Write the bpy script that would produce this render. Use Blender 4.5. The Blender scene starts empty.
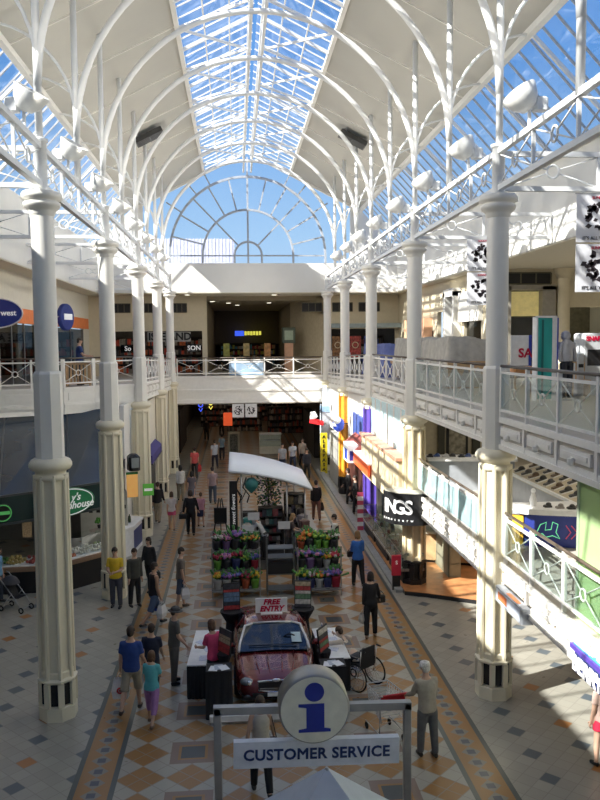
import bpy, math, random
from mathutils import Vector, Matrix
random.seed(7)
PI = math.pi
col = bpy.context.scene.collection
R = math.radians

# ------------------------------------------------------------------ materials
MATS = {}
def mat(name, c, rough=0.55, metal=0.0, var=0.08, scale=6.0, emit=0.0, bump=0.0, ecol=None, coat=0.0):
    if name in MATS: return MATS[name]
    m = bpy.data.materials.new(name); m.use_nodes = True
    nt = m.node_tree; b = nt.nodes['Principled BSDF']
    tc = nt.nodes.new('ShaderNodeTexCoord'); nz = nt.nodes.new('ShaderNodeTexNoise')
    nz.inputs['Scale'].default_value = scale; nz.inputs['Detail'].default_value = 3
    nt.links.new(tc.outputs['Object'], nz.inputs['Vector'])
    cr = nt.nodes.new('ShaderNodeValToRGB')
    cr.color_ramp.elements[0].position = .3; cr.color_ramp.elements[1].position = .7
    cr.color_ramp.elements[0].color = tuple(max(0, x*(1-var)) for x in c[:3]) + (1,)
    cr.color_ramp.elements[1].color = tuple(min(1, x*(1+var)) for x in c[:3]) + (1,)
    nt.links.new(nz.outputs['Fac'], cr.inputs['Fac'])
    nt.links.new(cr.outputs['Color'], b.inputs['Base Color'])
    b.inputs['Roughness'].default_value = rough; b.inputs['Metallic'].default_value = metal
    if coat: b.inputs['Coat Weight'].default_value = coat
    if emit:
        if ecol: b.inputs['Emission Color'].default_value = tuple(ecol[:3]) + (1,)
        else: nt.links.new(cr.outputs['Color'], b.inputs['Emission Color'])
        b.inputs['Emission Strength'].default_value = emit
    if bump:
        bp = nt.nodes.new('ShaderNodeBump'); bp.inputs['Strength'].default_value = bump
        nt.links.new(nz.outputs['Fac'], bp.inputs['Height']); nt.links.new(bp.outputs['Normal'], b.inputs['Normal'])
    MATS[name] = m
    return m

def glass(name, tint=(.9, .95, 1), gloss=0.06, opac=0.0, ocol=(.7, .8, .85)):
    if name in MATS: return MATS[name]
    m = bpy.data.materials.new(name); m.use_nodes = True
    nt = m.node_tree; nt.nodes.clear()
    out = nt.nodes.new('ShaderNodeOutputMaterial')
    tr = nt.nodes.new('ShaderNodeBsdfTransparent'); tr.inputs['Color'].default_value = tuple(tint) + (1,)
    gl = nt.nodes.new('ShaderNodeBsdfGlossy'); gl.inputs['Roughness'].default_value = .03
    lw = nt.nodes.new('ShaderNodeLayerWeight'); lw.inputs['Blend'].default_value = .25
    mu = nt.nodes.new('ShaderNodeMath'); mu.operation = 'MULTIPLY_ADD'
    mu.inputs[1].default_value = .35; mu.inputs[2].default_value = gloss
    nt.links.new(lw.outputs['Facing'], mu.inputs[0])
    mx = nt.nodes.new('ShaderNodeMixShader')
    nt.links.new(mu.outputs[0], mx.inputs[0]); nt.links.new(tr.outputs[0], mx.inputs[1]); nt.links.new(gl.outputs[0], mx.inputs[2])
    last = mx
    if opac:
        df = nt.nodes.new('ShaderNodeBsdfDiffuse'); df.inputs['Color'].default_value = tuple(ocol) + (1,)
        m2 = nt.nodes.new('ShaderNodeMixShader'); m2.inputs[0].default_value = opac
        nt.links.new(mx.outputs[0], m2.inputs[1]); nt.links.new(df.outputs[0], m2.inputs[2]); last = m2
    nt.links.new(last.outputs[0], out.inputs['Surface'])
    MATS[name] = m
    return m

WHITE = mat('white_paint', (.86, .84, .79), .45, var=.03)
STEELW = mat('white_steel', (.78, .79, .79), .4, var=.02)
COLLOW = mat('cream_column_paint', (.80,.74,.57), .4, var=.025, scale=3)
CREAM = mat('cream_paint', (.78, .74, .62), .5, var=.03)
COLW = mat('column_paint', (.82, .80, .74), .4, var=.025, scale=3)
WALLC = mat('beige_wall', (.62, .55, .40), .7, var=.03)
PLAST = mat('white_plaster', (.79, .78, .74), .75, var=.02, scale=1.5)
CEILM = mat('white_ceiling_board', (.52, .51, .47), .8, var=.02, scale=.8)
DARK = mat('dark_void', (.012, .012, .014), .6)
DARKW = mat('dark_shop_wall', (.055, .05, .045), .7, var=.3, scale=1.2)
BLACK = mat('black_cloth', (.012, .012, .015), .8)
BLACKP = mat('black_plastic', (.015, .015, .017), .35)
CHROME = mat('chrome', (.75, .75, .77), .15, 1.0)
STEEL = mat('brushed_steel', (.42, .43, .44), .35, .9)
BROWNR = mat('brown_handrail', (.10, .075, .055), .35)
ORANGE = mat('orange_fascia', (.75, .20, .05), .6)
WOOD = mat('orange_wood_floor', (.48, .22, .09), .3, var=.25, scale=3)
WOODL = mat('pale_wood', (.55, .36, .19), .45, var=.15)
GLASSR = glass('roof_glass', (.94, .97, 1.0), .02)
GLASSP = glass('clear_pane', (.9, .95, .95), .05)
GLASSF = glass('frosted_pane', (.8, .93, .95), .05, .35, (.62, .82, .86))
GLASSD = glass('smoked_pane', (.22, .25, .27), .06)
GLASSG = glass('green_pane', (.7, .9, .55), .05, .6, (.55, .72, .38))

# ------------------------------------------------------------------ mesh builder
class MB:
    def __init__(s): s.v = []; s.f = []; s.m = []; s.s = []; s.mi = 0; s.T = None
    def at(s, *loc, rz=0, rx=0, ry=0):
        s.T = Matrix.Translation(loc) @ Matrix.Rotation(rz, 4, 'Z') @ Matrix.Rotation(rx, 4, 'X') @ Matrix.Rotation(ry, 4, 'Y'); return s
    def add(s, vs, fs, smooth=False):
        o = len(s.v)
        for p in vs:
            p = Vector(p)
            s.v.append(tuple(s.T @ p if s.T else p))
        for f in fs:
            s.f.append([i+o for i in f]); s.m.append(s.mi); s.s.append(smooth)
        return s
    def box(s, x0, x1, y0, y1, z0, z1):
        return s.add([(x0,y0,z0),(x1,y0,z0),(x1,y1,z0),(x0,y1,z0),(x0,y0,z1),(x1,y0,z1),(x1,y1,z1),(x0,y1,z1)],
                     [(0,3,2,1),(4,5,6,7),(0,1,5,4),(1,2,6,5),(2,3,7,6),(3,0,4,7)])
    def rbox(s, x0, x1, y0, y1, z0, z1, b=.02):
        # box with chamfered vertical edges and top
        P = [(x0+b,y0),(x1-b,y0),(x1,y0+b),(x1,y1-b),(x1-b,y1),(x0+b,y1),(x0,y1-b),(x0,y0+b)]
        cx, cy = (x0+x1)/2, (y0+y1)/2
        Q = [(x + (b if x < cx else -b), y + (b if y < cy else -b)) for x, y in P]
        vs = [(x,y,z0) for x,y in P] + [(x,y,z1-b) for x,y in P] + [(x,y,z1) for x,y in Q]
        fs = [tuple(range(7,-1,-1)), tuple(range(16,24))]
        for k in range(2):
            for i in range(8):
                j = (i+1) % 8; fs.append((k*8+i, k*8+j, k*8+8+j, k*8+8+i))
        return s.add(vs, fs)
    def poly(s, pts): return s.add(pts, [tuple(range(len(pts)))])
    def prism(s, P, z0, z1):
        n = len(P)
        vs = [(x,y,z0) for x,y in P] + [(x,y,z1) for x,y in P]
        return s.add(vs, [tuple(range(n-1,-1,-1)), tuple(range(n,2*n))] + [(i,(i+1)%n,n+(i+1)%n,n+i) for i in range(n)])
    def extr(s, P, d, axis='y'):
        # polygon in XZ (axis y) or YZ (axis x) given as (a,z), extruded from d[0] to d[1]
        n = len(P)
        f = (lambda a,z,t: (a,t,z)) if axis == 'y' else (lambda a,z,t: (t,a,z))
        vs = [f(a,z,d[0]) for a,z in P] + [f(a,z,d[1]) for a,z in P]
        return s.add(vs, [tuple(range(n-1,-1,-1)), tuple(range(n,2*n))] + [(i,(i+1)%n,n+(i+1)%n,n+i) for i in range(n)])
    def lathe(s, prof, n=16, c=(0,0,0), ph=0.0, smooth=True, sx=1, sy=1, caps=True):
        vs = []; fs = []; k = len(prof)
        for r, z in prof:
            for i in range(n):
                a = ph + 2*PI*i/n; vs.append((c[0]+r*sx*math.cos(a), c[1]+r*sy*math.sin(a), c[2]+z))
        for j in range(k-1):
            for i in range(n):
                i2 = (i+1) % n; fs.append((j*n+i, j*n+i2, (j+1)*n+i2, (j+1)*n+i))
        s.add(vs, fs, smooth)
        if caps:
            s.add(vs[:n], [tuple(range(n-1,-1,-1))]); s.add(vs[-n:], [tuple(range(n))])
        return s
    def tube(s, pts, r, n=8, closed=False, sq=False, up=None, smooth=True, flat=1.0):
        pts = [Vector(p) for p in pts]; k = len(pts)
        rs = r if isinstance(r, (list, tuple)) else [r]*k
        if sq: n = 4; smooth = False
        vs = []; prevn = None
        for i, p in enumerate(pts):
            if closed: t = pts[(i+1) % k]-pts[i-1]
            elif i == 0: t = pts[1]-p
            elif i == k-1: t = p-pts[i-1]
            else: t = (pts[i+1]-p).normalized() + (p-pts[i-1]).normalized()
            t.normalize()
            if prevn is None:
                u = Vector(up) if up else (Vector((0,0,1)) if abs(t.z) < .9 else Vector((1,0,0)))
            else: u = prevn
            nn = u - t*u.dot(t)
            if nn.length < 1e-6: nn = t.orthogonal()
            nn.normalize(); prevn = nn; b = t.cross(nn)
            for j in range(n):
                a = 2*PI*j/n + (PI/4 if sq else 0)
                q = rs[i]*(1.4142 if sq else 1)
                vs.append(tuple(p + nn*math.cos(a)*q + b*math.sin(a)*q*flat))
        fs = []
        for i in range(k if closed else k-1):
            i2 = (i+1) % k
            for j in range(n):
                j2 = (j+1) % n; fs.append((i*n+j, i*n+j2, i2*n+j2, i2*n+j))
        if not closed: fs += [tuple(range(n-1,-1,-1)), tuple(range((k-1)*n, k*n))]
        return s.add(vs, fs, smooth)
    def bar(s, a, b, r): return s.tube([a, b], r, sq=True)
    def sphere(s, c, r, nu=10, nv=7, zmin=-1.0):
        rx, ry, rz = r if isinstance(r, (tuple, list)) else (r, r, r)
        vs = []; fs = []
        for j in range(nv+1):
            ph = math.asin(zmin) + (PI/2-math.asin(zmin))*j/nv
            for i in range(nu):
                a = 2*PI*i/nu
                vs.append((c[0]+rx*math.cos(ph)*math.cos(a), c[1]+ry*math.cos(ph)*math.sin(a), c[2]+rz*math.sin(ph)))
        for j in range(nv):
            for i in range(nu):
                i2 = (i+1) % nu; fs.append((j*nu+i, j*nu+i2, (j+1)*nu+i2, (j+1)*nu+i))
        return s.add(vs, fs, True)
    def ring(s, c, rad, r, axis='y', n=14, m=6):
        pts = []
        for i in range(n):
            a = 2*PI*i/n; u, w = rad*math.cos(a), rad*math.sin(a)
            pts.append((c[0]+u, c[1], c[2]+w) if axis == 'y' else (c[0], c[1]+u, c[2]+w) if axis == 'x' else (c[0]+u, c[1]+w, c[2]))
        return s.tube(pts, r, m, closed=True, up=(0,1,0) if axis == 'y' else (1,0,0) if axis == 'x' else (0,0,1))
    def mesh(s, name, mats):
        me = bpy.data.meshes.new(name); me.from_pydata(s.v, [], s.f)
        for m in (mats if isinstance(mats, (list, tuple)) else [mats]): me.materials.append(m)
        me.polygons.foreach_set('material_index', s.m); me.polygons.foreach_set('use_smooth', s.s)
        me.update(); return me
    def build(s, name, mats, parent=None, loc=None):
        o = bpy.data.objects.new(name, s.mesh(name, mats)); col.objects.link(o)
        if parent: o.parent = parent
        if loc: o.location = loc
        return o

def tag(o, label=None, cat=None, group=None, kind=None):
    if label: o['label'] = label
    if cat: o['category'] = cat
    if group: o['group'] = group
    if kind: o['kind'] = kind
    return o
def thing(name, label, cat, loc=(0,0,0), rz=0, group=None, kind=None):
    o = bpy.data.objects.new(name, None); col.objects.link(o)
    o.location = loc; o.rotation_euler = (0,0,rz); o.empty_display_size = .2
    return tag(o, label, cat, group, kind)
def struct(name, mb, mats, parent=None, label=None):
    o = mb.build(name, mats, parent)
    if not parent:
        o['kind'] = 'structure'
    if label: o['label'] = label
    return o
def copy_tree(o, parent=None):
    c = o.copy(); col.objects.link(c)
    if parent: c.parent = parent
    for ch in list(o.children): copy_tree(ch, c)
    return c
def dup(o, loc, rz=None, label=None, group=None):
    c = copy_tree(o); c.location = loc
    if rz is not None: c.rotation_euler = (0,0,rz)
    if label: c['label'] = label
    if group: c['group'] = group
    return c
def text(s, name, m, parent, loc, size, rz=0, rx=PI/2, ry=0, align='CENTER', ext=.006, bold=0.0, space=1.0, shear=0, bev=0):
    cu = bpy.data.curves.new(name, 'FONT'); cu.body = s; cu.size = size; cu.extrude = ext
    cu.align_x = align; cu.align_y = 'CENTER'; cu.offset = bold; cu.space_character = space; cu.shear = shear
    cu.materials.append(m); cu.resolution_u = 3; cu.bevel_depth = bev; cu.bevel_resolution = 0
    o = bpy.data.objects.new(name, cu); col.objects.link(o)
    o.rotation_euler = Matrix.Identity(3).to_euler()
    o.rotation_euler = (Matrix.Rotation(rz,3,'Z') @ Matrix.Rotation(rx,3,'X') @ Matrix.Rotation(ry,3,'Z')).to_euler()
    o.location = loc
    if parent: o.parent = parent
    return o
ORD = ['first','second','third','fourth','fifth','sixth','seventh','eighth','ninth','tenth','eleventh','twelfth','thirteenth','fourteenth','fifteenth','sixteenth']

# ------------------------------------------------------------------ dimensions (metres, eye at z 7.6)
XL, XR, XC = -3.72, 5.42, 0.85
CY = [15.75, 23.2, 30.65, 38.1, 45.4]
PY = [12.0 + 3.72*k for k in range(9)]
YE = 46.0
def zdeck(y): return 6.0 if y < 31 else max(5.6, 6.0 - .4*(y-31)/14.0)

# ------------------------------------------------------------------ camera
def make_camera():
    f = 775.0
    fw = Vector((-65, 58, f)).normalized(); up = Vector((-93, 10250, -775.0)); up = (up - fw*up.dot(fw)).normalized()
    rt = up.cross(fw)
    if rt.x < 0: rt = -rt
    # rows of the matrix taking world (X, Y, Z) to view axes (x right, y up, z forward)
    right = Vector((rt.x, fw.x, up.x)); upv = Vector((rt.y, fw.y, up.y)); fwd = Vector((rt.z, fw.z, up.z))
    cam = bpy.data.cameras.new('camera'); o = bpy.data.objects.new('camera', cam); col.objects.link(o)
    M = Matrix((( right.x, upv.x, -fwd.x, 0), (right.y, upv.y, -fwd.y, 0), (right.z, upv.z, -fwd.z, 7.6), (0,0,0,1)))
    o.matrix_world = M
    cam.sensor_fit = 'VERTICAL'; cam.sensor_height = 36; cam.sensor_width = 27; cam.lens = f/800*36
    cam.clip_start = .1; cam.clip_end = 500
    bpy.context.scene.camera = o
make_camera()

# ------------------------------------------------------------------ patterned floor
class X:
    nt = None
    def __init__(s, o): s.o = o
    @staticmethod
    def op(op, *a):
        n = X.nt.nodes.new('ShaderNodeMath'); n.operation = op
        for i, q in enumerate(a):
            if isinstance(q, X): X.nt.links.new(q.o, n.inputs[i])
            else: n.inputs[i].default_value = q
        return X(n.outputs[0])
    def __add__(s, b): return X.op('ADD', s, b)
    def __sub__(s, b): return X.op('SUBTRACT', s, b)
    def __mul__(s, b): return X.op('MULTIPLY', s, b)
    def __truediv__(s, b): return X.op('DIVIDE', s, b)
    def __lt__(s, b): return X.op('LESS_THAN', s, b)
    def __gt__(s, b): return X.op('GREATER_THAN', s, b)
    def abs(s): return X.op('ABSOLUTE', s)
    def floor(s): return X.op('FLOOR', s)
    def fr(s): return X.op('FRACT', s)
    def mod(s, b): return X.op('FLOORED_MODULO', s, b)
    def max(s, b): return X.op('MAXIMUM', s, b)
    def min(s, b): return X.op('MINIMUM', s, b)
def cmix(f, a, b):
    n = X.nt.nodes.new('ShaderNodeMix'); n.data_type = 'RGBA'
    X.nt.links.new(f.o, n.inputs[0])
    for i, q in ((6, a), (7, b)):
        if isinstance(q, tuple): n.inputs[i].default_value = q + (1,)
        else: X.nt.links.new(q, n.inputs[i])
    return n.outputs[2]
def floor_material():
    m = bpy.data.materials.new('mall_floor_tiles'); m.use_nodes = True; nt = m.node_tree; X.nt = nt
    b = nt.nodes['Principled BSDF']
    g = nt.nodes.new('ShaderNodeNewGeometry'); sp = nt.nodes.new('ShaderNodeSeparateXYZ')
    nt.links.new(g.outputs['Position'], sp.inputs[0])
    x = X(sp.outputs['X']); y = X(sp.outputs['Y'])
    tan, white, slate, mauve, blue = (.29,.15,.048), (.33,.315,.275), (.06,.07,.072), (.20,.14,.115), (.20,.25,.30)
    grey, org = (.34,.33,.285), (.36,.16,.05)
    grout = (.24,.22,.19)
    cx = x - XC; ax = cx.abs()
    u = cx/.87; v = (y-13.19)/.82
    p = u + v; q = u - v
    par = ((p+.5).floor() + (q+.5).floor()).mod(2.0)
    c = cmix(par > .5, tan, white)
    lp = ((p*2+.5).fr()-.5).abs().min(((q*2+.5).fr()-.5).abs()) if False else ((p*2).fr()-.5).abs().max(((q*2).fr()-.5).abs())
    c = cmix(lp > .475, c, grout)
    du = (u.abs()-2.0).abs(); dv = ((v/2-.5+.5).fr()-.5).abs()*2   # one framed square every second row
    dd = du.max(dv)
    c = cmix(dd < .47, c, mauve); c = cmix(dd < .31, c, tan); c = cmix(dd < .25, c, slate)
    # border strip
    s_ = (ax-3.39); t = (y/.37).fr()-.5
    cb = cmix((s_.abs()/.37 + t.abs()) < .5, tan, (.20,.19,.165))
    cb = cmix((s_.abs()/.37).max(t.abs()) < .2, cb, (.06,.07,.10))
    cb = cmix(s_.abs() > .285, cb, (.07,.085,.085))
    # side tiles
    P = (x+y)/.41; Q = (x-y)/.41; a = P.floor(); bb = Q.floor()
    mm = a+bb; nn = a-bb; cc = (mm/5+.001).floor()
    isa = (mm.mod(5.0) < .5) * ((nn-cc).mod(4.0) < .5)
    iso = (cc.mod(2.0) < .5) * ((((nn-cc)/4+.001).floor()).mod(2.0) < .5)
    nzs = nt.nodes.new('ShaderNodeTexWhiteNoise'); nzs.noise_dimensions = '2D'
    cmb = nt.nodes.new('ShaderNodeCombineXYZ'); nt.links.new(a.o, cmb.inputs[0]); nt.links.new(bb.o, cmb.inputs[1])
    nt.links.new(cmb.outputs[0], nzs.inputs['Vector'])
    cs = cmix(X(nzs.outputs['Value']), grey, (.30,.29,.25))
    cs = cmix(isa, cs, cmix(iso, (.09,.115,.135), org))
    le = (P.fr()-.5).abs().max((Q.fr()-.5).abs())
    cs = cmix(le > .475, cs, (.25,.24,.21))
    c = cmix(ax > 3.01, c, cb); c = cmix(ax > 3.77, c, cs)
    nt.links.new(c, b.inputs['Base Color'])
    nz = nt.nodes.new('ShaderNodeTexNoise'); nz.inputs['Scale'].default_value = 3
    nt.links.new(g.outputs['Position'], nz.inputs['Vector'])
    rr = X(nz.outputs['Fac'])*.2 + .22
    nt.links.new(rr.o, b.inputs['Roughness'])
    return m
# ================================================================== PEOPLE
TODO = []      # (mesh builder, voxel, object name, materials, parent, extra builder)
SKIN = {'a': (.52,.33,.24), 'b': (.42,.25,.17), 'c': (.60,.42,.33)}
def rings(mb, rs):
    # rs: (centre, rx, ry, tilt about x), elliptical rings joined and capped
    n = 14; vs = []
    for c, rx, ry, tl in rs:
        for i in range(n):
            a = 2*PI*i/n; u, w_ = rx*math.cos(a), ry*math.sin(a)
            vs.append((c[0]+u, c[1]+w_*math.cos(tl), c[2]+w_*math.sin(tl)))
    k = len(rs)
    fs = [(j*n+i, j*n+(i+1)%n, (j+1)*n+(i+1)%n, (j+1)*n+i) for j in range(k-1) for i in range(n)]
    fs += [tuple(range(n-1,-1,-1)), tuple(range((k-1)*n, k*n))]
    return mb.add(vs, fs, True)
def person(label, x, y, rz, h=1.72, z=0.0, top=(.3,.3,.3), bot=(.05,.05,.06), sleeve='short', legs='long', hair=(.03,.02,.015), hs='short',
           skin='a', shoe=(.03,.03,.03), pose=None, fem=False, hat=None, vest=None, seat=None, group=None, cat='person'):
    P = dict(lean=2, hl=12, hr=-14, kl=8, kr=12, sl=-12, sr=14, al=5, ar=5, el=15, er=20, inl=0, inr=0, ht=6, hy=0)
    P.update(pose or {})
    t = thing('person', label, cat, (x,y,z), R(rz), group)
    lean = R(P['lean'])
    # legs first, pelvis height from the lower foot
    legsJ = {}
    for s, k in ((-1,'l'), (1,'r')):
        a = R(P['h'+k]); b = a-R(P['k'+k])
        kn = Vector((s*.012, math.sin(a)*.245, -math.cos(a)*.245)); an = kn+Vector((s*.004, math.sin(b)*.235, -math.cos(b)*.235))
        legsJ[k] = (kn, an, b)
    low = min(legsJ['l'][1].z, legsJ['r'][1].z); pz = (.036-low) if seat is None else seat/h+.05
    pel = Vector((0,0,pz)); hip = {'l': pel+Vector((-.052,0,0)), 'r': pel+Vector((.052,0,0))}
    sp = lambda d: Vector((0, pel.y+math.sin(lean)*d*(1 if d > 0 else 0), pel.z+d*(math.cos(lean) if d > 0 else 1)))
    V = lambda v: tuple(Vector(v)*h)
    fw = .86 if fem else 1.0
    TOR = [(-.05,.052,.05),(-.02,.090*(1.03 if fem else 1),.064),(.03,.098*(1.0 if fem else .98),.067),(.09,.088*fw,.058),(.16,.094*fw,.061),(.22,.099*fw,.066),(.27,.100*fw,.058),(.30,.080*fw,.048),(.322,.05,.04),(.345,.033,.035),(.385,.031,.034)]
    body = MB()
    rings(body, [(V(sp(d)), rx*h, ry*h, lean if d > .05 else 0) for d, rx, ry in TOR])
    hc = sp(.425)+Vector((0,.012,0))
    HM = Matrix.Translation(Vector(V(hc))) @ Matrix.Rotation(R(P['hy']),4,'Z') @ Matrix.Rotation(-lean*.5-R(P['ht']),4,'X')
    body.T = HM; q = h
    body.sphere((0,-.004*q,.008*q), (.044*q,.054*q,.058*q), 14, 10); body.sphere((0,.014*q,-.03*q), (.033*q,.036*q,.036*q), 12, 8); body.T = None
    J = {}
    for s, k in ((-1,'l'), (1,'r')):
        kn, an, b = legsJ[k]; H_, K_, A_ = hip[k], hip[k]+kn, hip[k]+an
        m1 = H_.lerp(K_, .5); c1 = K_.lerp(A_, .3)
        body.tube([V(H_+Vector((0,0,.01))),V(H_.lerp(K_,.15)),V(m1),V(K_),V(c1),V(K_.lerp(A_,.7)),V(A_)], [.050*h,.054*h,.045*h,.034*h,.034*h,.025*h,.021*h], 10)
        toe = A_+Vector((0,.075*math.cos(b*.4),-.022)); heel = A_+Vector((0,-.022,-.018))
        body.tube([V(heel),V(A_+Vector((0,.02,-.012))),V(toe)], [.02*h,.023*h,.014*h], 8)
        f_ = R(P['s'+k]); ab = R(P['a'+k]); e_ = R(P['e'+k]); inn = R(P['in'+k])
        S_ = sp(.288)+Vector((s*(.103 if not fem else .090),0,0))
        u = Vector((s*math.sin(ab), math.sin(f_)*math.cos(ab), -math.cos(f_)*math.cos(ab)))
        E_ = S_+u*.165
        w_ = Vector((s*math.sin(ab)*.6 - s*math.sin(inn), math.sin(f_+e_), -math.cos(f_+e_))).normalized()
        W_ = E_+w_*.145; N_ = W_+w_*.05
        body.tube([V(S_-Vector((s*.03,0,-.005))),V(S_),V(S_.lerp(E_,.5)),V(E_),V(E_.lerp(W_,.3)),V(W_)], [.03*h,.032*h,.028*h,.0235*h,.0235*h,.0165*h], 10)
        body.tube([V(W_),V(W_+w_*.02),V(N_)], [.016*h,.021*h,.019*h], 8, flat=.62)
        J[k] = dict(H=H_, K=K_, A=A_, S=S_, E=E_, W=W_, N=N_, w=w_, heel=heel, toe=toe, b=b)
    ex = MB()      # fingers and face
    for s, k in ((-1,'l'), (1,'r')):
        j = J[k]; w_ = j['w']; side = w_.cross(Vector((s,0,0))); 
        if side.length < .1: side = Vector((0,1,0))
        side.normalize(); palm = w_.cross(side).normalized()*(-s)
        for i, L_ in enumerate((.040,.046,.043,.034)):
            o = j['N']+side*(.0165-.011*i)*1.0; p1 = o+w_*L_*.5+palm*.004; p2 = o+w_*L_*.85+palm*.016
            ex.tube([V(o-w_*.008),V(p1),V(p2)], [.0052*h,.005*h,.0038*h], 5)
        o = j['W']+w_*.018+side*.018; ex.tube([V(o-side*.006),V(o+side*.014+w_*.018),V(o+side*.012+w_*.036+palm*.006)], [.006*h,.0055*h,.004*h], 5)
    ex.T = HM
    ex.tube([(0,.046*q,.012*q),(0,.062*q,-.010*q),(0,.048*q,-.014*q)], [.005*q,.008*q,.007*q], 6)
    for s in (-1,1): ex.sphere((s*.044*q,-.002*q,-.004*q), (.007*q,.011*q,.016*q), 8, 6)
    ex.mi = 1
    for s in (-1,1): ex.sphere((s*.017*q,.0465*q,.008*q), (.0065*q,.005*q,.0045*q), 8, 5); ex.tube([(s*.008*q,.049*q,.020*q),(s*.026*q,.044*q,.021*q)], .0022*q, 4)
    ex.mi = 2; ex.tube([(-.014*q,.044*q,-.033*q),(0,.0495*q,-.033*q),(.014*q,.044*q,-.033*q)], [.002*q,.004*q,.002*q], 5); ex.T = None
    sm = mat('skin_'+skin, SKIN[skin], .55, var=.04)
    TODO.append((body, .0125*h, 'body', [sm, mat('eye_dark', (.02,.015,.01), .3), mat('lips', (.38,.14,.12), .5)], t, ex))
    g = .010*h
    cl = lambda c: mat('cloth_%d_%d_%d' % tuple(int(v*200) for v in c), c, .85, var=.12, scale=9, bump=.12)
    # upper garment
    if top is not None:
        u = MB(); lo = .02 if sleeve != 'tank' else .03
        rings(u, [(V(sp(d)), rx*h+g, ry*h+g, lean if d > .05 else 0) for d, rx, ry in ([(lo-.045,.097,.067)] + [r_ for r_ in TOR if lo <= r_[0] <= .31] + [(.318,.055,.042)])])
        for s, k in ((-1,'l'), (1,'r')):
            j = J[k]
            if sleeve == 'tank': continue
            if sleeve == 'short': u.tube([V(j['S']-Vector((s*.03,0,-.003))),V(j['S']),V(j['S'].lerp(j['E'],.72))], [.034*h,.038*h,.035*h], 10)
            else: u.tube([V(j['S']-Vector((s*.03,0,-.003))),V(j['S']),V(j['S'].lerp(j['E'],.5)),V(j['E']),V(j['E'].lerp(j['W'],.5)),V(j['W'].lerp(j['E'],.08))], [.034*h,.038*h,.034*h,.031*h,.028*h,.024*h], 10)
        TODO.append((u, .0125*h, {'short':'shirt','tank':'vest_top','long':'long_sleeved_top','jacket':'jacket'}[sleeve], [cl(top)], t, None))
    if vest is not None:
        u = MB(); rings(u, [(V(sp(d)), rx*h+g*1.9, ry*h+g*1.9, lean if d > .05 else 0) for d, rx, ry in ([(-.02,.097,.067)] + [r_ for r_ in TOR if .02 <= r_[0] <= .28])]); TODO.append((u, .0125*h, 'waistcoat', [cl(vest)], t, None))
    # lower garment
    u = MB(); fr = {'long':.97,'shorts':.0,'capri':.45,'short_shorts':-1,'skirt':-2}[legs]
    rings(u, [(V(sp(d)), rx*h+g*.8, ry*h+g*.8, 0) for d, rx, ry in ((-.055,.06,.052),(-.02,.092,.064),(.03,.098,.067),(.075,.090*fw,.06))])
    for k in 'lr':
        j = J[k]; H_, K_, A_ = j['H'], j['K'], j['A']
        if legs == 'skirt': continue
        if fr == -1: u.tube([V(H_),V(H_.lerp(K_,.2)),V(H_.lerp(K_,.5))], [.056*h,.061*h,.058*h], 10)
        else:
            pts = [H_,H_.lerp(K_,.2),H_.lerp(K_,.55),K_ if fr else K_.lerp(A_,.06)]; rs = [.055*h,.06*h,.053*h,.046*h if fr else .054*h]
            if fr: pts += [K_.lerp(A_,fr*.5),K_.lerp(A_,fr)]; rs += [.042*h,.036*h]
            u.tube([V(p) for p in pts], rs, 10)
    if legs == 'skirt':
        kc = (J['l']['K']+J['r']['K'])/2; c0 = sp(.03)
        rings(u, [(V(c0), .1*h, .072*h, 0),(V(c0.lerp(kc,.4)), .112*h, .088*h, 0),(V(c0.lerp(kc,.85)), .12*h, .10*h, 0)])
    TODO.append((u, .0125*h, {'long':'trousers','shorts':'shorts','capri':'cropped_trousers','short_shorts':'shorts','skirt':'skirt'}[legs], [cl(bot)], t, None))
    for k in 'lr':
        j = J[k]; m = MB(); a_ = j['A']
        m.tube([V(j['heel']+Vector((0,-.008,-.002))),V(a_+Vector((0,-.005,-.012))),V(a_+Vector((0,.03,-.016))),V(j['toe']),V(j['toe']+Vector((0,.012,0)))], [.02*h,.027*h,.026*h,.019*h,.010*h], 8)
        m.build('shoe', mat('shoe_%d' % int(sum(shoe)*100), shoe, .5), t)
    # hair
    if hs:
        m = MB(); m.T = HM
        m.sphere((0,-.010*q,.016*q), (.0495*q,.0565*q,.058*q), 14, 8, -.12)
        m.sphere((0,-.026*q,-.004*q), (.044*q,.036*q,.05*q), 12, 8)
        if hs in ('long','bob'):
            L_ = .11 if hs == 'long' else .06
            m.sphere((0,-.034*q,-.035*q), (.046*q,.03*q,L_*q*.75), 12, 8)
            for s in (-1,1): m.sphere((s*.04*q,-.01*q,-.025*q), (.014*q,.026*q,.06*q), 8, 6)
        if hs == 'pony': m.sphere((0,-.07*q,.0), (.016*q,.022*q,.05*q), 8, 6)
        m.T = None; m.build('hair', mat('hair_%d' % int(hair[0]*1000), hair, .7, var=.25, scale=40), t)
    if hat:
        m = MB(); m.T = HM; c, kind = hat
        m.lathe([(.054*q,.012*q),(.055*q,.03*q),(.047*q,.058*q),(.02*q,.07*q),(.002*q,.071*q)], 16, sy=1.12)
        if kind == 'brim': m.lathe([(.05*q,.014*q),(.095*q,.008*q),(.096*q,.011*q),(.05*q,.02*q)], 18)
        else: m.add([(-.04*q,.045*q,.016*q),(.04*q,.045*q,.016*q),(.032*q,.095*q,.006*q),(-.032*q,.095*q,.006*q)], [(0,1,2,3)])
        m.T = None; m.build('hat' if kind == 'brim' else 'cap', mat('hat_%d' % int(sum(c)*100), c, .7, var=.3, scale=30), t)
    M = Matrix.Translation((x,y,z)) @ Matrix.Rotation(R(rz),4,'Z')
    return {k: M @ Vector(V(J[k]['N']+J[k]['w']*.02)) for k in 'lr'} | {'M': M, 'h': h, 'Sl': M @ Vector(V(J['l']['S'])), 'Sr': M @ Vector(V(J['r']['S'])), 't': t}
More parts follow.
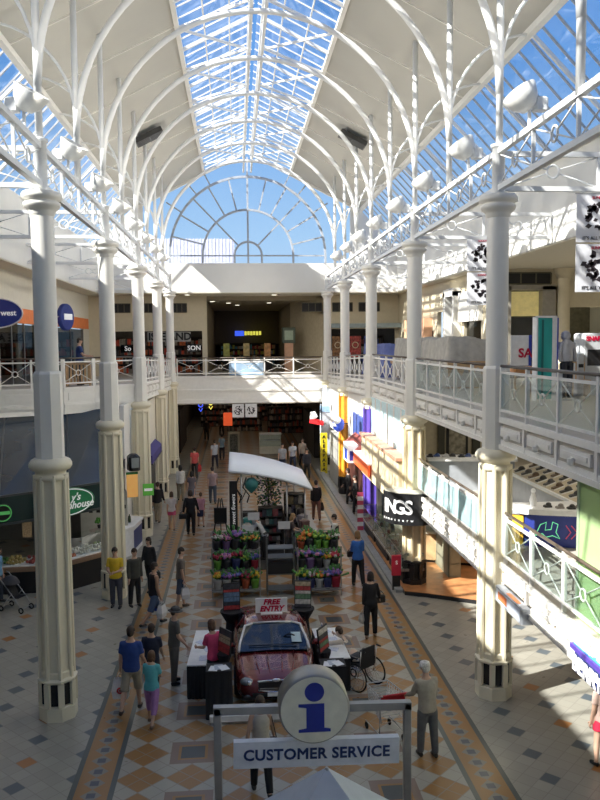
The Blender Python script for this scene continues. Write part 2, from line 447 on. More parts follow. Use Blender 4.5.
def carrier(label, p, c, s=.36, w_=.32, logo=None, rz=0, name='shopping_bag'):
    t = thing(name, label, 'bag', (p.x,p.y,p.z), rz)
    m = MB(); m.add([(-w_*.36,-.05,-.10),(w_*.36,-.05,-.10),(w_*.36,.05,-.10),(-w_*.36,.05,-.10),(-w_*.5,-.09,-.10-s*.6),(w_*.5,-.09,-.10-s*.6),(w_*.5,.09,-.10-s*.6),(-w_*.5,.09,-.10-s*.6),(-w_*.42,-.07,-.10-s),(w_*.42,-.07,-.10-s),(w_*.42,.07,-.10-s),(-w_*.42,.07,-.10-s)],
        [(0,1,5,4),(1,2,6,5),(2,3,7,6),(3,0,4,7),(4,5,9,8),(5,6,10,9),(6,7,11,10),(7,4,8,11),(8,9,10,11)]); m.build('bag', mat('bagc_%d_%d' % (int(c[0]*100), int(c[2]*100)), c, .5, var=.06), t)
    m = MB()
    for yy in (-.05,.05): m.tube([(-w_*.2,yy,-.11),(-w_*.1,yy*.4,0),(w_*.1,yy*.4,0),(w_*.2,yy,-.11)], .008, 5)
    m.build('handles', mat('bagc_%d_%d' % (int(c[0]*100), int(c[2]*100)), c), t)
    if logo: 
        m = MB(); z = -.10-s*.55
        if logo == 'ring': m.ring((0,-.095,z), .055, .016, 'y'); m.sphere((0,-.095,z), (.022,.01,.022), 8, 5)
        else: m.box(-.09,.09,-.1,-.09,z-.07,z+.07)
        m.build('emblem', mat('logo_'+logo, (.5,.02,.03) if logo == 'ring' else (.03,.1,.55), .5), t)
    return t
def handbag(label, p, c, rz=0, s=.26, strap=.32):
    t = thing('handbag', label, 'bag', (p.x,p.y,p.z), rz)
    MB().rbox(-s*.5,s*.5,-.06,.06,-strap-s*.7,-strap,.03).build('pouch', mat('hb_%d' % int(sum(c)*100), c, .5), t)
    MB().tube([(-s*.4,0,-strap),(-.02,0,-.01),(.02,0,-.01),(s*.4,0,-strap)], .01, 5).build('strap', mat('hb_%d' % int(sum(c)*100), c, .5), t)
    return t
STAND = dict(hl=2,hr=-3,kl=2,kr=2,sl=0,sr=2,el=10,er=10)
person('man in a yellow T-shirt and grey trousers beside the second left column', -3.52, 22.2, 172, 1.76, top=(.72,.50,.03), bot=(.085,.085,.10), pose=dict(STAND, sl=12, sr=14, el=75, er=70, inl=40, inr=40))
person('man in dark olive jacket and black trousers next to the yellow T-shirt', -3.0, 22.25, 215, 1.70, top=(.055,.055,.045), bot=(.015,.015,.018), sleeve='jacket', hair=(.06,.035,.02), pose=STAND)
p = person('woman all in black with a shoulder bag behind the olive jacket man', -2.72, 23.7, 150, 1.68, top=(.015,.015,.018), bot=(.015,.015,.018), sleeve='long', fem=True, hs='bob', pose=dict(hl=22,hr=-12,kl=20))
handbag('black shoulder bag carried by the woman all in black', p['l'], (.02,.02,.02), .3, .3, .1)
p = person('person in a black vest top and denim shorts carrying white bags', -2.28, 20.65, -60, 1.76, top=(.02,.015,.018), bot=(.06,.09,.17), sleeve='tank', legs='shorts', skin='b', hs='short', pose=dict(hl=24,hr=-20,kl=10,kr=22,sl=5,sr=0,el=15,er=15))
carrier('white shopping bag with blue square held by the person in black vest top', p['l'], (.66,.68,.72), .40, .36, 'square', .4)
carrier('plain white shopping bag in the other hand of the person in black vest top', p['r'], (.70,.70,.72), .34, .3, None, 1.2)
p = person('man in a grey brown T-shirt and long denim shorts facing right', -1.66, 21.95, -80, 1.76, top=(.16,.135,.115), bot=(.05,.07,.12), legs='shorts', shoe=(.10,.07,.05), pose=dict(STAND, hl=8, hr=-8, al=10))
carrier('small white bag held by the man in the grey brown T-shirt', p['r'], (.62,.62,.64), .30, .24, None, .3)
person('man in dark camouflage shirt and brimmed hat watching the car', -1.46, 17.0, -70, 1.74, top=(.085,.085,.08), bot=(.11,.105,.095), hat=((.05,.05,.055),'brim'), pose=dict(STAND, sl=10, sr=8, el=30, er=30), shoe=(.02,.02,.02))
p = person('man in a royal blue T-shirt and khaki shorts walking away', -2.24, 15.78, -8, 1.78, top=(.02,.055,.23), bot=(.34,.30,.23), legs='shorts', hair=(.035,.022,.015), shoe=(.06,.04,.03), pose=dict(hl=-16,hr=14,kl=22,kr=8,sl=2,sr=8,el=8,er=35,al=8,ar=8))
carrier('white shopping bag with red ring emblem held by the man in royal blue', p['l'], (.82,.80,.80), .42, .36, 'ring', -.05)
person('boy in a dark navy top walking beside the man in royal blue', -1.88, 16.35, -5, 1.60, top=(.018,.022,.045), bot=(.04,.04,.05), hair=(.045,.025,.016), pose=dict(hl=10,hr=-12))
person('girl in a turquoise top and lilac cropped trousers walking away', -1.76, 15.15, -15, 1.50, top=(.10,.42,.47), bot=(.33,.17,.40), legs='capri', sleeve='short', fem=True, hair=(.09,.045,.022), hs='bob', shoe=(.18,.12,.09), pose=dict(hl=14,hr=-16,kr=18,sl=10,sr=20,er=60,inr=30))
person('woman in a bright pink T-shirt at the left white table', -.54, 16.3, 35, 1.64, top=(.62,.06,.16), bot=(.015,.015,.02), fem=True, hair=(.10,.05,.03), hs='bob', pose=dict(STAND, lean=8, sl=20, sr=25, el=55, er=45))
person('person in a cream shirt sitting in the wheelchair, leaning over the table', 2.60, 16.58, 44, 1.62, top=(.58,.50,.42), bot=(.05,.05,.06), sleeve='long', skin='c', hair=(.05,.028,.018), seat=.50, pose=dict(lean=46, hl=82, hr=80, kl=80, kr=78, sl=72, sr=76, el=20, er=16, ht=8, al=12, ar=12))
person('old man in beige jumper and white cap pushing the wire trolley', 3.40, 13.45, 14, 1.74, top=(.36,.33,.27), bot=(.13,.135,.14), sleeve='long', hair=(.55,.53,.5), hat=((.68,.66,.62),'peak'), pose=dict(STAND, lean=6, sl=26, sr=10, el=35, er=20, hl=4, hr=-5), shoe=(.03,.025,.02))
p = person('woman in a black trouser suit walking away past the flower rack', 3.37, 19.25, -6, 1.68, top=(.012,.012,.014), bot=(.012,.012,.014), sleeve='jacket', fem=True, hair=(.025,.015,.012), hs='bob', pose=dict(hl=-10,hr=8,ar=14,er=35), shoe=(.25,.17,.12))
handbag('black handbag on the right arm of the woman in the black suit', p['r']+Vector((0,0,.25)), (.02,.02,.02), .2, .28, .12); carrier('small pale bag in left hand of the woman in the black suit', p['l'], (.5,.5,.48), .24, .18, None, .5)
p = person('woman in a bright blue jacket and black trousers near the kerb', 3.7, 23.4, 5, 1.72, top=(.03,.12,.42), bot=(.012,.012,.015), sleeve='jacket', fem=True, hair=(.22,.12,.05), hs='bob', pose=dict(hl=10,hr=-10,el=60,er=60,sl=15,sr=15,inl=25,inr=25))
handbag('dark brown handbag beside the woman in the blue jacket', p['l']+Vector((-.05,0,.1)), (.04,.025,.02), .2, .28, .1)
person('shop worker in white shirt and black waistcoat behind the right flower rack', 3.32, 25.9, 80, 1.70, top=(.55,.55,.54), vest=(.015,.015,.018), bot=(.02,.02,.02), sleeve='short', pose=dict(STAND, sl=25, sr=25, el=40, er=40))
p = person('person in black jacket and brown trousers walking away by the kiosk', 3.34, 32.4, 0, 1.70, top=(.012,.012,.014), bot=(.23,.12,.09), sleeve='jacket', hair=(.03,.02,.015)); carrier('dark bag held by the person in brown trousers', p['r'], (.03,.03,.03), .34, .28)
p = person('person in a coral red shirt walking away in the far corridor', -2.36, 43.4, 0, 1.74, top=(.60,.10,.10), bot=(.02,.02,.025), sleeve='short'); carrier('red shopping bag beside the coral red shirt', p['r'], (.6,.05,.05), .38, .3)
person('person in a white T-shirt and dark trousers at the bridge line', -1.32, 46.6, 10, 1.72, top=(.50,.53,.58), bot=(.03,.03,.05), hair=(.03,.02,.015))
person('person in a pale blue top beyond the white T-shirt', -.95, 50.0, 0, 1.68, top=(.30,.42,.50), bot=(.05,.05,.06), fem=True)
person('woman in white blouse and khaki trousers walking away on the left', -2.72, 37.3, 0, 1.72, top=(.62,.62,.58), bot=(.25,.22,.15), sleeve='long', fem=True, hair=(.012,.01,.01), hs='long')
person('woman with dark hair in grey blue skirt behind the woman in white blouse', -2.12, 36.0, 0, 1.62, top=(.13,.12,.14), bot=(.12,.14,.18), legs='skirt', fem=True, hair=(.012,.01,.01), hs='long')
person('child in a pale pink top and dark blue skirt', -1.51, 31.8, 5, 1.42, top=(.58,.30,.38), bot=(.03,.04,.10), legs='skirt', fem=True, hair=(.06,.03,.02), hs='pony')
person('person in a dusky pink shirt and jeans walking ahead of the child', -1.16, 36.4, 0, 1.74, top=(.33,.25,.26), bot=(.06,.08,.11), hair=(.03,.02,.015))
person('girl in a white top and bright pink shorts walking away', -2.67, 31.4, 0, 1.56, top=(.58,.54,.54), bot=(.62,.10,.22), legs='short_shorts', sleeve='short', fem=True, hair=(.07,.035,.02), hs='bob', shoe=(.3,.2,.17))
p = person('large person all in black with a bag, walking away', -1.85, 30.5, 0, 1.78, top=(.012,.012,.016), bot=(.012,.012,.016), sleeve='jacket', hs='bob', pose=dict(al=14, ar=14)); handbag('black bag on left arm of the large person all in black', p['l']+Vector((0,0,.2)), (.018,.018,.02), .1, .3, .1)
person('man in black jacket and beige trousers beside the left shops', -3.36, 32.8, -10, 1.72, top=(.015,.015,.016), bot=(.33,.28,.20), sleeve='jacket', hair=(.05,.03,.02))
person('man in a checked grey shirt, first of the group beyond the canopy', 2.62, 44.2, 175, 1.76, top=(.33,.34,.38), bot=(.04,.04,.06)); person('person in a white and blue shirt in the group beyond the canopy', 3.3, 45.4, 180, 1.70, top=(.52,.55,.62), bot=(.03,.04,.08)); person('man in pale brown shirt at right of the group beyond the canopy', 3.95, 46.2, 185, 1.78, top=(.33,.27,.22), bot=(.02,.02,.025)); person('person in dark clothes standing by the last right column', 3.85, 42.2, 180, 1.72, top=(.03,.03,.04), bot=(.02,.02,.02), sleeve='jacket')
person('dark figure walking left deep in the far corridor', -2.3, 60, 0, 1.74, top=(.03,.025,.025), bot=(.02,.02,.02), sleeve='jacket'); person('dark figure with brown jacket deep in the far corridor', -1.2, 63, 10, 1.74, top=(.09,.05,.035), bot=(.02,.02,.02), sleeve='jacket')
person('person in a white shirt bending over the kiosk counter', .95, 26.7, 75, 1.66, top=(.52,.53,.54), bot=(.03,.03,.03), sleeve='long', pose=dict(STAND, lean=30, sl=50, sr=50, el=40, er=40, ht=15)); person('woman with blonde hair in dark top at the kiosk', 1.72, 26.5, -95, 1.66, top=(.05,.035,.035), bot=(.03,.03,.03), fem=True, hair=(.32,.20,.09), hs='long', pose=dict(STAND, lean=15, sl=30, sr=30, el=50, er=50))
person('man in a light blue shirt, jeans and white shoes at the far left', -7.25, 22.0, -60, 1.76, top=(.13,.24,.42), bot=(.04,.06,.11), shoe=(.65,.65,.65), pose=dict(STAND, sl=20, sr=25, el=40, er=45)); person('person in sky blue top behind the man in light blue shirt', -7.05, 23.0, -100, 1.66, top=(.14,.30,.48), bot=(.03,.04,.06), fem=True, hair=(.05,.03,.02), pose=STAND)
person('person in red shorts standing under the purple and blue sign', 6.42, 12.85, 20, 1.66, top=(.50,.35,.30), bot=(.55,.02,.06), legs='short_shorts', fem=True, shoe=(.02,.02,.02), pose=dict(STAND, al=8))
person('man in a dark blue shirt upstairs behind the left railing', -5.95, 30.25, -75, 1.80, 6.0, top=(.015,.04,.16), bot=(.03,.03,.04), pose=dict(STAND, sl=15, sr=20, el=60, er=60))
p = person('woman in a cream vest top and black trousers behind the service sign', .33, 12.6, 5, 1.66, top=(.50,.46,.40), bot=(.012,.012,.014), sleeve='tank', fem=True, hair=(.06,.03,.02), hs='bob', pose=dict(hl=12,hr=-12,kr=16,al=14,ar=14)); handbag('black shoulder bag of the woman behind the service sign', p['Sr']+Vector((.02,-.02,.0)), (.015,.015,.015), .1, .24, .38)
person('person in black at the shop doorway left of the purple column', 5.2, 33.4, 90, 1.70, top=(.012,.012,.014), bot=(.012,.012,.014), sleeve='jacket'); person('person in black at the shop doorway nearer the orange column', 5.2, 35.6, 100, 1.66, top=(.02,.018,.02), bot=(.012,.012,.014), sleeve='jacket', fem=True, hs='bob')
def grow_people():
    tmp = []
    for mb, vox, nm, ms, par, ex in TODO:
        o = bpy.data.objects.new('grow', mb.mesh('grow', [])); col.objects.link(o)
        md = o.modifiers.new('r', 'REMESH'); md.mode = 'VOXEL'; md.voxel_size = vox; md.use_smooth_shade = True
        sm_ = o.modifiers.new('s', 'SMOOTH'); sm_.iterations = 2; sm_.factor = .5
        tmp.append(o)
    bpy.context.view_layer.update(); dg = bpy.context.evaluated_depsgraph_get()
    for o, (mb, vox, nm, ms, par, ex) in zip(tmp, TODO):
        me = bpy.data.meshes.new_from_object(o.evaluated_get(dg), depsgraph=dg)
        n0 = len(me.polygons)
        if ex:
            v = [tuple(p.co) for p in me.vertices]; f = [tuple(p.vertices) for p in me.polygons]; k = len(v)
            m2 = bpy.data.meshes.new(nm); m2.from_pydata(v+ex.v, [], f+[[i+k for i in q] for q in ex.f])
            for m_ in ms: m2.materials.append(m_)
            m2.polygons.foreach_set('material_index', [0]*n0+ex.m); m2.polygons.foreach_set('use_smooth', [True]*len(m2.polygons)); m2.update(); me = m2
        else:
            me.materials.clear()
            for m_ in ms: me.materials.append(m_)
            me.polygons.foreach_set('use_smooth', [True]*n0); me.polygons.foreach_set('material_index', [0]*n0); me.update()
        r = bpy.data.objects.new(nm, me); col.objects.link(r); r.parent = par
    for o in tmp: 
        m_ = o.data; bpy.data.objects.remove(o); bpy.data.meshes.remove(m_)
grow_people()
# ================================================================== SETTING
def zr(d): return 18.65-.5*d if d <= 6.65 else 15.325-(d-6.65)*1.055
def skew(mb, x0, x1, ya, yb, za0, za1, zb0, zb1):
    return mb.add([(x0,ya,za0),(x1,ya,za0),(x1,yb,zb0),(x0,yb,zb0),(x0,ya,za1),(x1,ya,za1),(x1,yb,zb1),(x0,yb,zb1)],
                  [(0,3,2,1),(4,5,6,7),(0,1,5,4),(1,2,6,5),(2,3,7,6),(3,0,4,7)])
FLOOR = floor_material()
m = MB(); m.poly([(-18,-6,0),(18,-6,0),(18,90,0),(-18,90,0)])
struct('floor', m, FLOOR)
UPF = mat('upper_floor_tiles', (.50,.46,.40), .35, var=.06, scale=2)

# right upper deck with panelled fascia
def fascia_x(xf, s, y0, y1, zt, zb, n, knob=True, off=0):
    # xf: face plane, s: outward direction, moulded face between two depths
    mb = MB()
    L = (y1-y0)/n
    for k in range(n):
        a, b = y0+k*L, y0+(k+1)*L
        ta, tb, ba, bb = zt(a), zt(b), zb(a), zb(b)
        x0, x1 = sorted((xf, xf+s*.07))
        skew(mb, x0, x1, a, b, ta-.10, ta+.02, tb-.10, tb+.02)
        skew(mb, x0, x1, a, b, ba, ba+.10, bb, bb+.10)
        x0, x1 = sorted((xf, xf+s*.03))
        skew(mb, x0, x1, a, b, ba+.10, ba+.2, bb+.10, bb+.2)
        x0, x1 = sorted((xf, xf+s*.045))
        skew(mb, x0, x1, a-.05, a+.05, ba, ta, ba, ta)
        skew(mb, x0, x1, a+.18, b-.18, ba+.27, ta-.18, bb+.27, tb-.18)
        x0, x1 = sorted((xf, xf+s*.065))
        skew(mb, x0, x1, a+.26, b-.26, ba+.33, ta-.24, bb+.33, tb-.24)
    return mb
def knobs_x(xf, s, y0, y1, zt, n, parent):
    L = (y1-y0)/n
    for k in range(n):
        y = y0+(k+.5)*L
        m = MB(); m.lathe([(.01,-.12),(.05,-.10),(.06,-.04),(.05,.0)], 10, (xf+s*.10, y, zt(y)-.32))
        m.box(*sorted((xf, xf+s*.10)), y-.05, y+.05, zt(y)-.35, zt(y)-.30)
        m.build('fascia_knob', WHITE, parent)
m = MB(); m.box(5.46, 16, 4, 31, 5.38, 6.0); skew(m, 5.46, 16, 31, 45.6, 5.38, 6.0, 5.0, 5.6)
dr = struct('floor_upper_right', m, UPF)
zb_ = lambda y: zdeck(y)-.65
f1 = struct('trim_1', fascia_x(5.46, -1, 8.25, 45.4, zdeck, zb_, 25), WHITE)
knobs_x(5.46, -1, 9.74, 30.6, zdeck, 14, f1)
m = MB(); m.box(5.44, 16, 4, 31, 5.34, 5.38); struct('ceiling_lower_right', m, PLAST)
# left upper deck
ZL0 = [(-16,26.2),(-8.2,27.6),(-6.2,28.5),(-5.3,29.5),(-3.76,30.7)]
m = MB(); m.prism(ZL0+[(-16,30.7)], 5.3, 6.0); skew(m, -16, -3.76, 30.7, 45.6, 5.3, 6.0, 4.95, 5.6)
struct('floor_upper_left', m, UPF)
m = MB()
for a, b in zip(ZL0[:-1], ZL0[1:]):
    d = (Vector(b)-Vector(a)).normalized(); nrm = Vector((d.y, -d.x))
    L = (Vector(b)-Vector(a)).length; ang = math.atan2(d.y, d.x)
    m.at(a[0], a[1], 0, rz=ang)
    m.box(0, L, -.07, 0, 5.9, 6.02); m.box(0, L, -.03, 0, 5.45, 5.9); m.box(0, L, -.05, 0, 5.05, 5.45); m.box(0, L, -.08, 0, 5.28, 5.4)
    for k in range(max(1, int(L/1.5))):
        m.box(k*1.5+.2, min(L, k*1.5+1.35), -.05, 0, 5.55, 5.82)
m.T = None
struct('trim_2', m, WHITE)
struct('trim_3', fascia_x(-3.76, 1, 30.7, 45.4, zdeck, lambda y: zdeck(y)-.7, 10), WHITE)
# far bridge: upper floor beyond the atrium, stepped fascia facing the hall
m = MB(); m.box(-16, 16, 45.6, 80, 4.05, 5.6)
struct('floor_upper_far', m, UPF)
m = MB(); m.box(-3.76, 5.46, 45.5, 45.6, 5.48, 5.63); m.box(-3.76, 5.46, 45.54, 45.6, 4.85, 5.48); m.box(-3.76, 5.46, 45.46, 45.6, 4.72, 4.85)
m.box(-3.76, 5.46, 45.5, 45.6, 4.25, 4.72); m.box(-3.76, 5.46, 45.42, 45.6, 4.02, 4.25)
struct('trim_4', m, WHITE)
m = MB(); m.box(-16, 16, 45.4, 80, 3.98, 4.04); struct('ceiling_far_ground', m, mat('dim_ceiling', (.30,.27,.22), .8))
# mezzanine slab
zm = lambda y: 2.95
m = MB(); m.box(5.5, 14, 9, 23.0, 2.4, 2.95); m.box(6.2, 14, 23.0, 30, 2.4, 2.95)
struct('floor_mezzanine', m, UPF)
struct('trim_5', fascia_x(5.5, -1, 9.6, 23.0, zm, lambda y: 2.34, 9), WHITE)
m = MB(); m.box(5.52, 14, 9, 30, 2.36, 2.4); struct('ceiling_under_mezzanine', m, PLAST)
# shop platform with wooden floor on the right, dark riser
m = MB(); P = [(4.95,22.35),(5.5,22.1),(8.6,20.3),(13,20.3),(13,29),(4.95,29)]
m.prism(P, .004, .12); m.mi = 1; m.prism([(x, y) for x, y in P], .12, .135)
struct('floor_shop_right', m, [BLACKP, WOOD])
m = MB(); m.box(4.72, 5.02, 22.6, 45, .003, .10); struct('trim_6', m, mat('grey_stone_kerb', (.30,.31,.32), .5, var=.15))

# ---------------- walls
m = MB(); m.box(-16.2,-16,-6,49,0,10.52); struct('wall_left_outer', m, PLAST)
m = MB(); m.box(16,16.2,-6,49,0,10.52); struct('wall_right_outer', m, PLAST)
m = MB(); m.box(-16.2,16.2,-6.2,-6,0,10.5); m.extr([(-8.1,10.5),(9.95,10.5),(9.95,13),(7.5,15.4),(XC,18.7),(-5.8,15.4),(-8.1,13)], (-6.2,-6), 'y'); struct('wall_back', m, PLAST)
def slab(name, x0, x1, y0, y1, z0, z1, mt, *more):
    m = MB(); m.box(x0, x1, y0, y1, z0, z1)
    return struct(name, m, mt)
slab('wall_right_clerestory', 9.7, 9.95, -6, YE, 10.5, 13.05, PLAST)
slab('wall_left_clerestory', -8.1, -7.85, -6, YE, 10.5, 13.05, PLAST)
m = MB(); m.box(-8.1, 9.95, YE, YE+.25, 10.5, 12.2)
for s in (-1, 1):
    a, b = 6.05, 9.05
    m.extr([(XC+s*a,12.2),(XC+s*b,12.2),(XC+s*b,zr(b)),(XC+s*6.65,zr(6.65)),(XC+s*a,zr(a))], (YE, YE+.25), 'y')
struct('wall_end', m, PLAST)
m = MB(); m.box(9.7, 16, -6, 49, 10.46, 10.52); m.box(-16, -7.85, -6, 49, 10.46, 10.52); m.box(-7.85, 9.7, YE+.01, 49, 10.46, 10.52)
struct('ceiling_soffit', m, mat('soffit_paint', (.66,.61,.48), .8, var=.02))
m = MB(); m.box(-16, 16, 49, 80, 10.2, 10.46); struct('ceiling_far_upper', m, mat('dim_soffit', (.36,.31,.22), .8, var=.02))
# upper right: wall along the walkway with shop openings, and the wall that faces the hall
def wall_open(name, axis, pos, th, a0, a1, z0, z1, holes, mt):
    # wall in a plane with rectangular openings (a, b, za, zb), pieces cut between them
    m = MB(); cuts = sorted(set([a0, a1] + [h for q in holes for h in q[:2]]))
    for a, b in zip(cuts[:-1], cuts[1:]):
        spans = sorted([(q[2], q[3]) for q in holes if q[0] <= a+1e-6 and q[1] >= b-1e-6])
        z = z0
        for za, zb in spans + [(z1, z1)]:
            if za > z+1e-6:
                if axis == 'x': m.box(pos, pos+th, a, b, z, za)
                else: m.box(a, b, pos, pos+th, z, za)
            z = max(z, zb)
    return struct(name, m, mt)
wall_open('wall_right_upper', 'x', 10.2, .2, 31.2, 48, 5.5, 10.46, [(31.6,34.0,5.5,8.4),(34.5,36.0,5.5,9.6),(36.3,38.6,5.5,9.0),(39.4,47.0,5.5,8.1)], WALLC)
wall_open('wall_right_facing', 'y', 31.0, .2, 10.2, 16, 5.9, 10.46, [(10.9,12.6,5.9,9.9),(13.5,16,5.9,8.9)], WALLC)
m = MB(); m.box(10.41, 15.8, 36.5, 36.6, 5.6, 10.4); m.box(14, 14.1, 36.6, 48, 5.5, 10.4); m.box(12.8,16,34,34.1,5.6,10.4); m.box(12.65,12.75,31.3,36.5,5.6,10.4)
struct('wall_shop_back_right', m, mat('shop_interior_olive', (.20,.19,.14), .8, var=.2))
# upper left: wall with orange fascia band and dark shop behind
wall_open('wall_left_upper', 'x', -9.0, .2, 24.0, 48, 5.5, 10.46, [(25,29.5,5.5,8.45),(30.0,35.5,5.5,8.45),(36,46.5,5.5,8.45)], mat('cream_wall', (.66,.62,.52), .7, var=.03))
m = MB(); m.box(-8.8, -8.72, 24, 29.6, 8.4, 9.1); m.box(-8.8, -8.72, 30, 47.5, 8.45, 9.05); struct('trim_7', m, ORANGE)
m = MB(); m.box(-13.2, -13, 24, 48, 5.5, 10.4); struct('wall_shop_back_left', m, mat('shop_interior_rust', (.20,.10,.06), .8, var=.5, scale=.7))
# far walls facing the hall, beige with dark vents and open shopfronts
wall_open('wall_far_left', 'y', 48.0, .2, -9.0, -1.7, 5.5, 10.46, [(-8.0,-4.9,5.6,8.3),(-4.6,-2.0,5.6,8.3)], WALLC)
wall_open('wall_far_right', 'y', 48.0, .2, 5.6, 10.4, 5.5, 10.46, [(5.8,10.0,5.6,8.35)], WALLC)
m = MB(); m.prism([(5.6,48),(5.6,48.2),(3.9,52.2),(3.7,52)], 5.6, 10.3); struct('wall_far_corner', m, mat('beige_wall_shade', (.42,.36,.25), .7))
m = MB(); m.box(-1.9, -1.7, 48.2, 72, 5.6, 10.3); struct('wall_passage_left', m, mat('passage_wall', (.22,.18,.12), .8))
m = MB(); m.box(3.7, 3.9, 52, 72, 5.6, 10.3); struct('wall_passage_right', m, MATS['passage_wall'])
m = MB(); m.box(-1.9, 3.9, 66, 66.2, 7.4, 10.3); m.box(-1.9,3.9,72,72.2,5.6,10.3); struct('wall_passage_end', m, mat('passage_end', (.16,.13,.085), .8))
m = MB(); m.box(-9, -1.9, 52.5, 52.7, 5.6, 10.4); m.box(3.9, 14, 53, 53.2, 5.6, 10.4); struct('wall_far_shop_back', m, DARKW)
# ground right
m = MB(); m.box(13, 13.2, 9, 46, 0, 5.4); m.box(6.2, 13, 29.8, 30, 0, 5.34)
struct('wall_right_ground', m, CREAM)
m = MB(); m.box(5.55, 5.7, 30.0, 45.4, 0.0, 2.6); struct('wall_right_shops', m, DARKW)
m = MB(); m.box(5.5, 5.7, 23.3, 45.4, 3.9, 5.4); m.box(5.5,5.7,31,45.4,2.6,3.9); struct('wall_right_above_shops', m, PLAST)
# ground left
m = MB(); m.box(-14.2, -14, 10, 30, 0, 5.3); m.box(-14, -5.2, 30.5, 30.7, 0, 5.3)
struct('wall_left_ground', m, mat('dim_tile_wall', (.20,.20,.19), .6))
m = MB(); m.box(-4.1, -3.9, 30.5, 45.6, 3.0, 5.0); m.box(-4.1,-3.9,30.5,32.2,0,3.0); m.box(-4.1,-3.9,37.6,38.6,0,3.0); m.box(-4.1,-3.9,43.6,45.6,0,3.0)
struct('wall_left_shops', m, CREAM)
m = MB(); m.box(-8.2, -8, 30.7, 46, 0, 5); struct('wall_left_shop_back', m, DARKW)
# far ground corridor
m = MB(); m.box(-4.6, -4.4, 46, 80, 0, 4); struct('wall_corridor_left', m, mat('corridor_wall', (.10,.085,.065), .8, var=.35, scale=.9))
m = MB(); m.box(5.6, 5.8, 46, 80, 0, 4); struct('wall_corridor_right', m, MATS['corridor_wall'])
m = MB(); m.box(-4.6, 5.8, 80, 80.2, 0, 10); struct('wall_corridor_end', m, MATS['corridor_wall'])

# ---------------- roof
for s, nm in ((-1,'ceiling_left'), (1,'ceiling_right')):
    m = MB(); n = 1
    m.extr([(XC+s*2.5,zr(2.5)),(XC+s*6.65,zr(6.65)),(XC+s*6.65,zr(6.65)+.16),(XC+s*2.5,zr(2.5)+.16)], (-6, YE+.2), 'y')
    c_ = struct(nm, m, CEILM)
    m = MB()
    for y in PY:
        m.extr([(XC+s*2.5,zr(2.5)-.05),(XC+s*6.65,zr(6.65)-.05),(XC+s*6.65,zr(6.65)),(XC+s*2.5,zr(2.5))], (y-1.9, y-1.87), 'y')
    m.bar((XC+s*6.62, -6, zr(6.65)-.08), (XC+s*6.62, YE, zr(6.65)-.08), .09)
    m.bar((XC+s*2.5, -6, zr(2.5)-.05), (XC+s*2.5, YE, zr(2.5)-.05), .07)
    m.bar((XC+s*8.8, -6, 13.0), (XC+s*8.8, YE, 13.0), .08)
    m.build('eave_beam', WHITE, c_)
# ridge skylight (two pitches) and side skylights
k = 1
for s in (-1, 1):
    for (d0, d1, nm) in ((.06, 2.5, 'ridge'), (6.7, 8.8, 'side')):
        m = MB(); m.poly([(XC+s*d0,-6,zr(d0)+.02),(XC+s*d1,-6,zr(d1)+.02),(XC+s*d1,YE,zr(d1)+.02),(XC+s*d0,YE,zr(d0)+.02)])
        w = struct('window_%d' % k, m, GLASSR); k += 1
        m = MB(); y = -5.8; st = .80
        while y < YE:
            m.bar((XC+s*d0, y, zr(d0)), (XC+s*d1, y, zr(d1)), .019 if nm == 'ridge' else .026); y += st
        m.build('glazing_bars', WHITE if nm == 'ridge' else mat('grey_mullion', (.45,.47,.5), .5), w)
        if nm == 'ridge':
            m = MB()
            for q in range(1, 3):
                d = d0+(d1-d0)*q/3; m.bar((XC+s*d, -6, zr(d)), (XC+s*d, YE, zr(d)), .022)
            m.build('purlins', WHITE, w)
# gable fan window
m = MB(); sill = 12.22
m.poly([(XC-6.05,YE+.12,sill),(XC+6.05,YE+.12,sill),(XC+6.05,YE+.12,zr(6.05)),(XC,YE+.12,zr(0)),(XC-6.05,YE+.12,zr(6.05))])
fan = struct('window_5', m, GLASSR, label='arched fan window of the gable end')
FR = mat('fan_frame', (.42,.46,.52), .5)
def arc(rad, a0=0, a1=180, n=28, c=(XC, YE+.05, 12.64)):
    return [(c[0]+rad*math.cos(R(a0+(a1-a0)*i/n)), c[1], c[2]+rad*math.sin(R(a0+(a1-a0)*i/n))) for i in range(n+1)]
m = MB()
for rad, t in ((.80,.06),(2.65,.06),(4.55,.065)):
    A = arc(rad); m.tube([(XC+rad,YE+.05,sill)] + A + [(XC-rad,YE+.05,sill)], t, sq=True, up=(0,1,0))
m.build('arch_bars', FR, fan)
m = MB(); P = lambda rad, a: (XC+rad*math.cos(R(a)), YE+.05, 12.64+rad*math.sin(R(a)))
for a in (14, 31, 60, 76):
    for q in (a, 180-a): m.bar(P(2.65,q), P(4.55,q), .045)
for q in (46, 134): m.bar(P(.8,q), P(4.55,q), .045)
for q in (33, 50, 62, 118, 130, 147): m.bar(P(4.55,q), P(5.6 if abs(q-90) > 45 else 5.3,q), .04)
m.bar((XC,YE+.05,sill), (XC,YE+.05,18.3), .055)
m.bar((XC-4.55,YE+.05,sill+.42), (XC+4.55,YE+.05,sill+.42), .04)
m.build('spokes', FR, fan)
m = MB()
for s in (-1, 1): m.bar((XC,YE+.05,zr(0)-.05), (XC+s*6.65,YE+.05,zr(6.65)-.05), .08)
m.build('gable_frame', WHITE, fan)
m = MB(); m.box(XC-5.9, XC-.8, YE+3.0, YE+3.1, 11.6, 14.0)
for i in range(24): m.box(XC-5.9+i*.215, XC-5.86+i*.215, YE+2.985, YE+3.0, 11.6, 14.05)
fe = m.build('roof_screen', mat('mauve_fence', (.66,.68,.84), .7)); tag(fe, 'pale mauve slatted screen on the roof outside the fan window', 'fence')

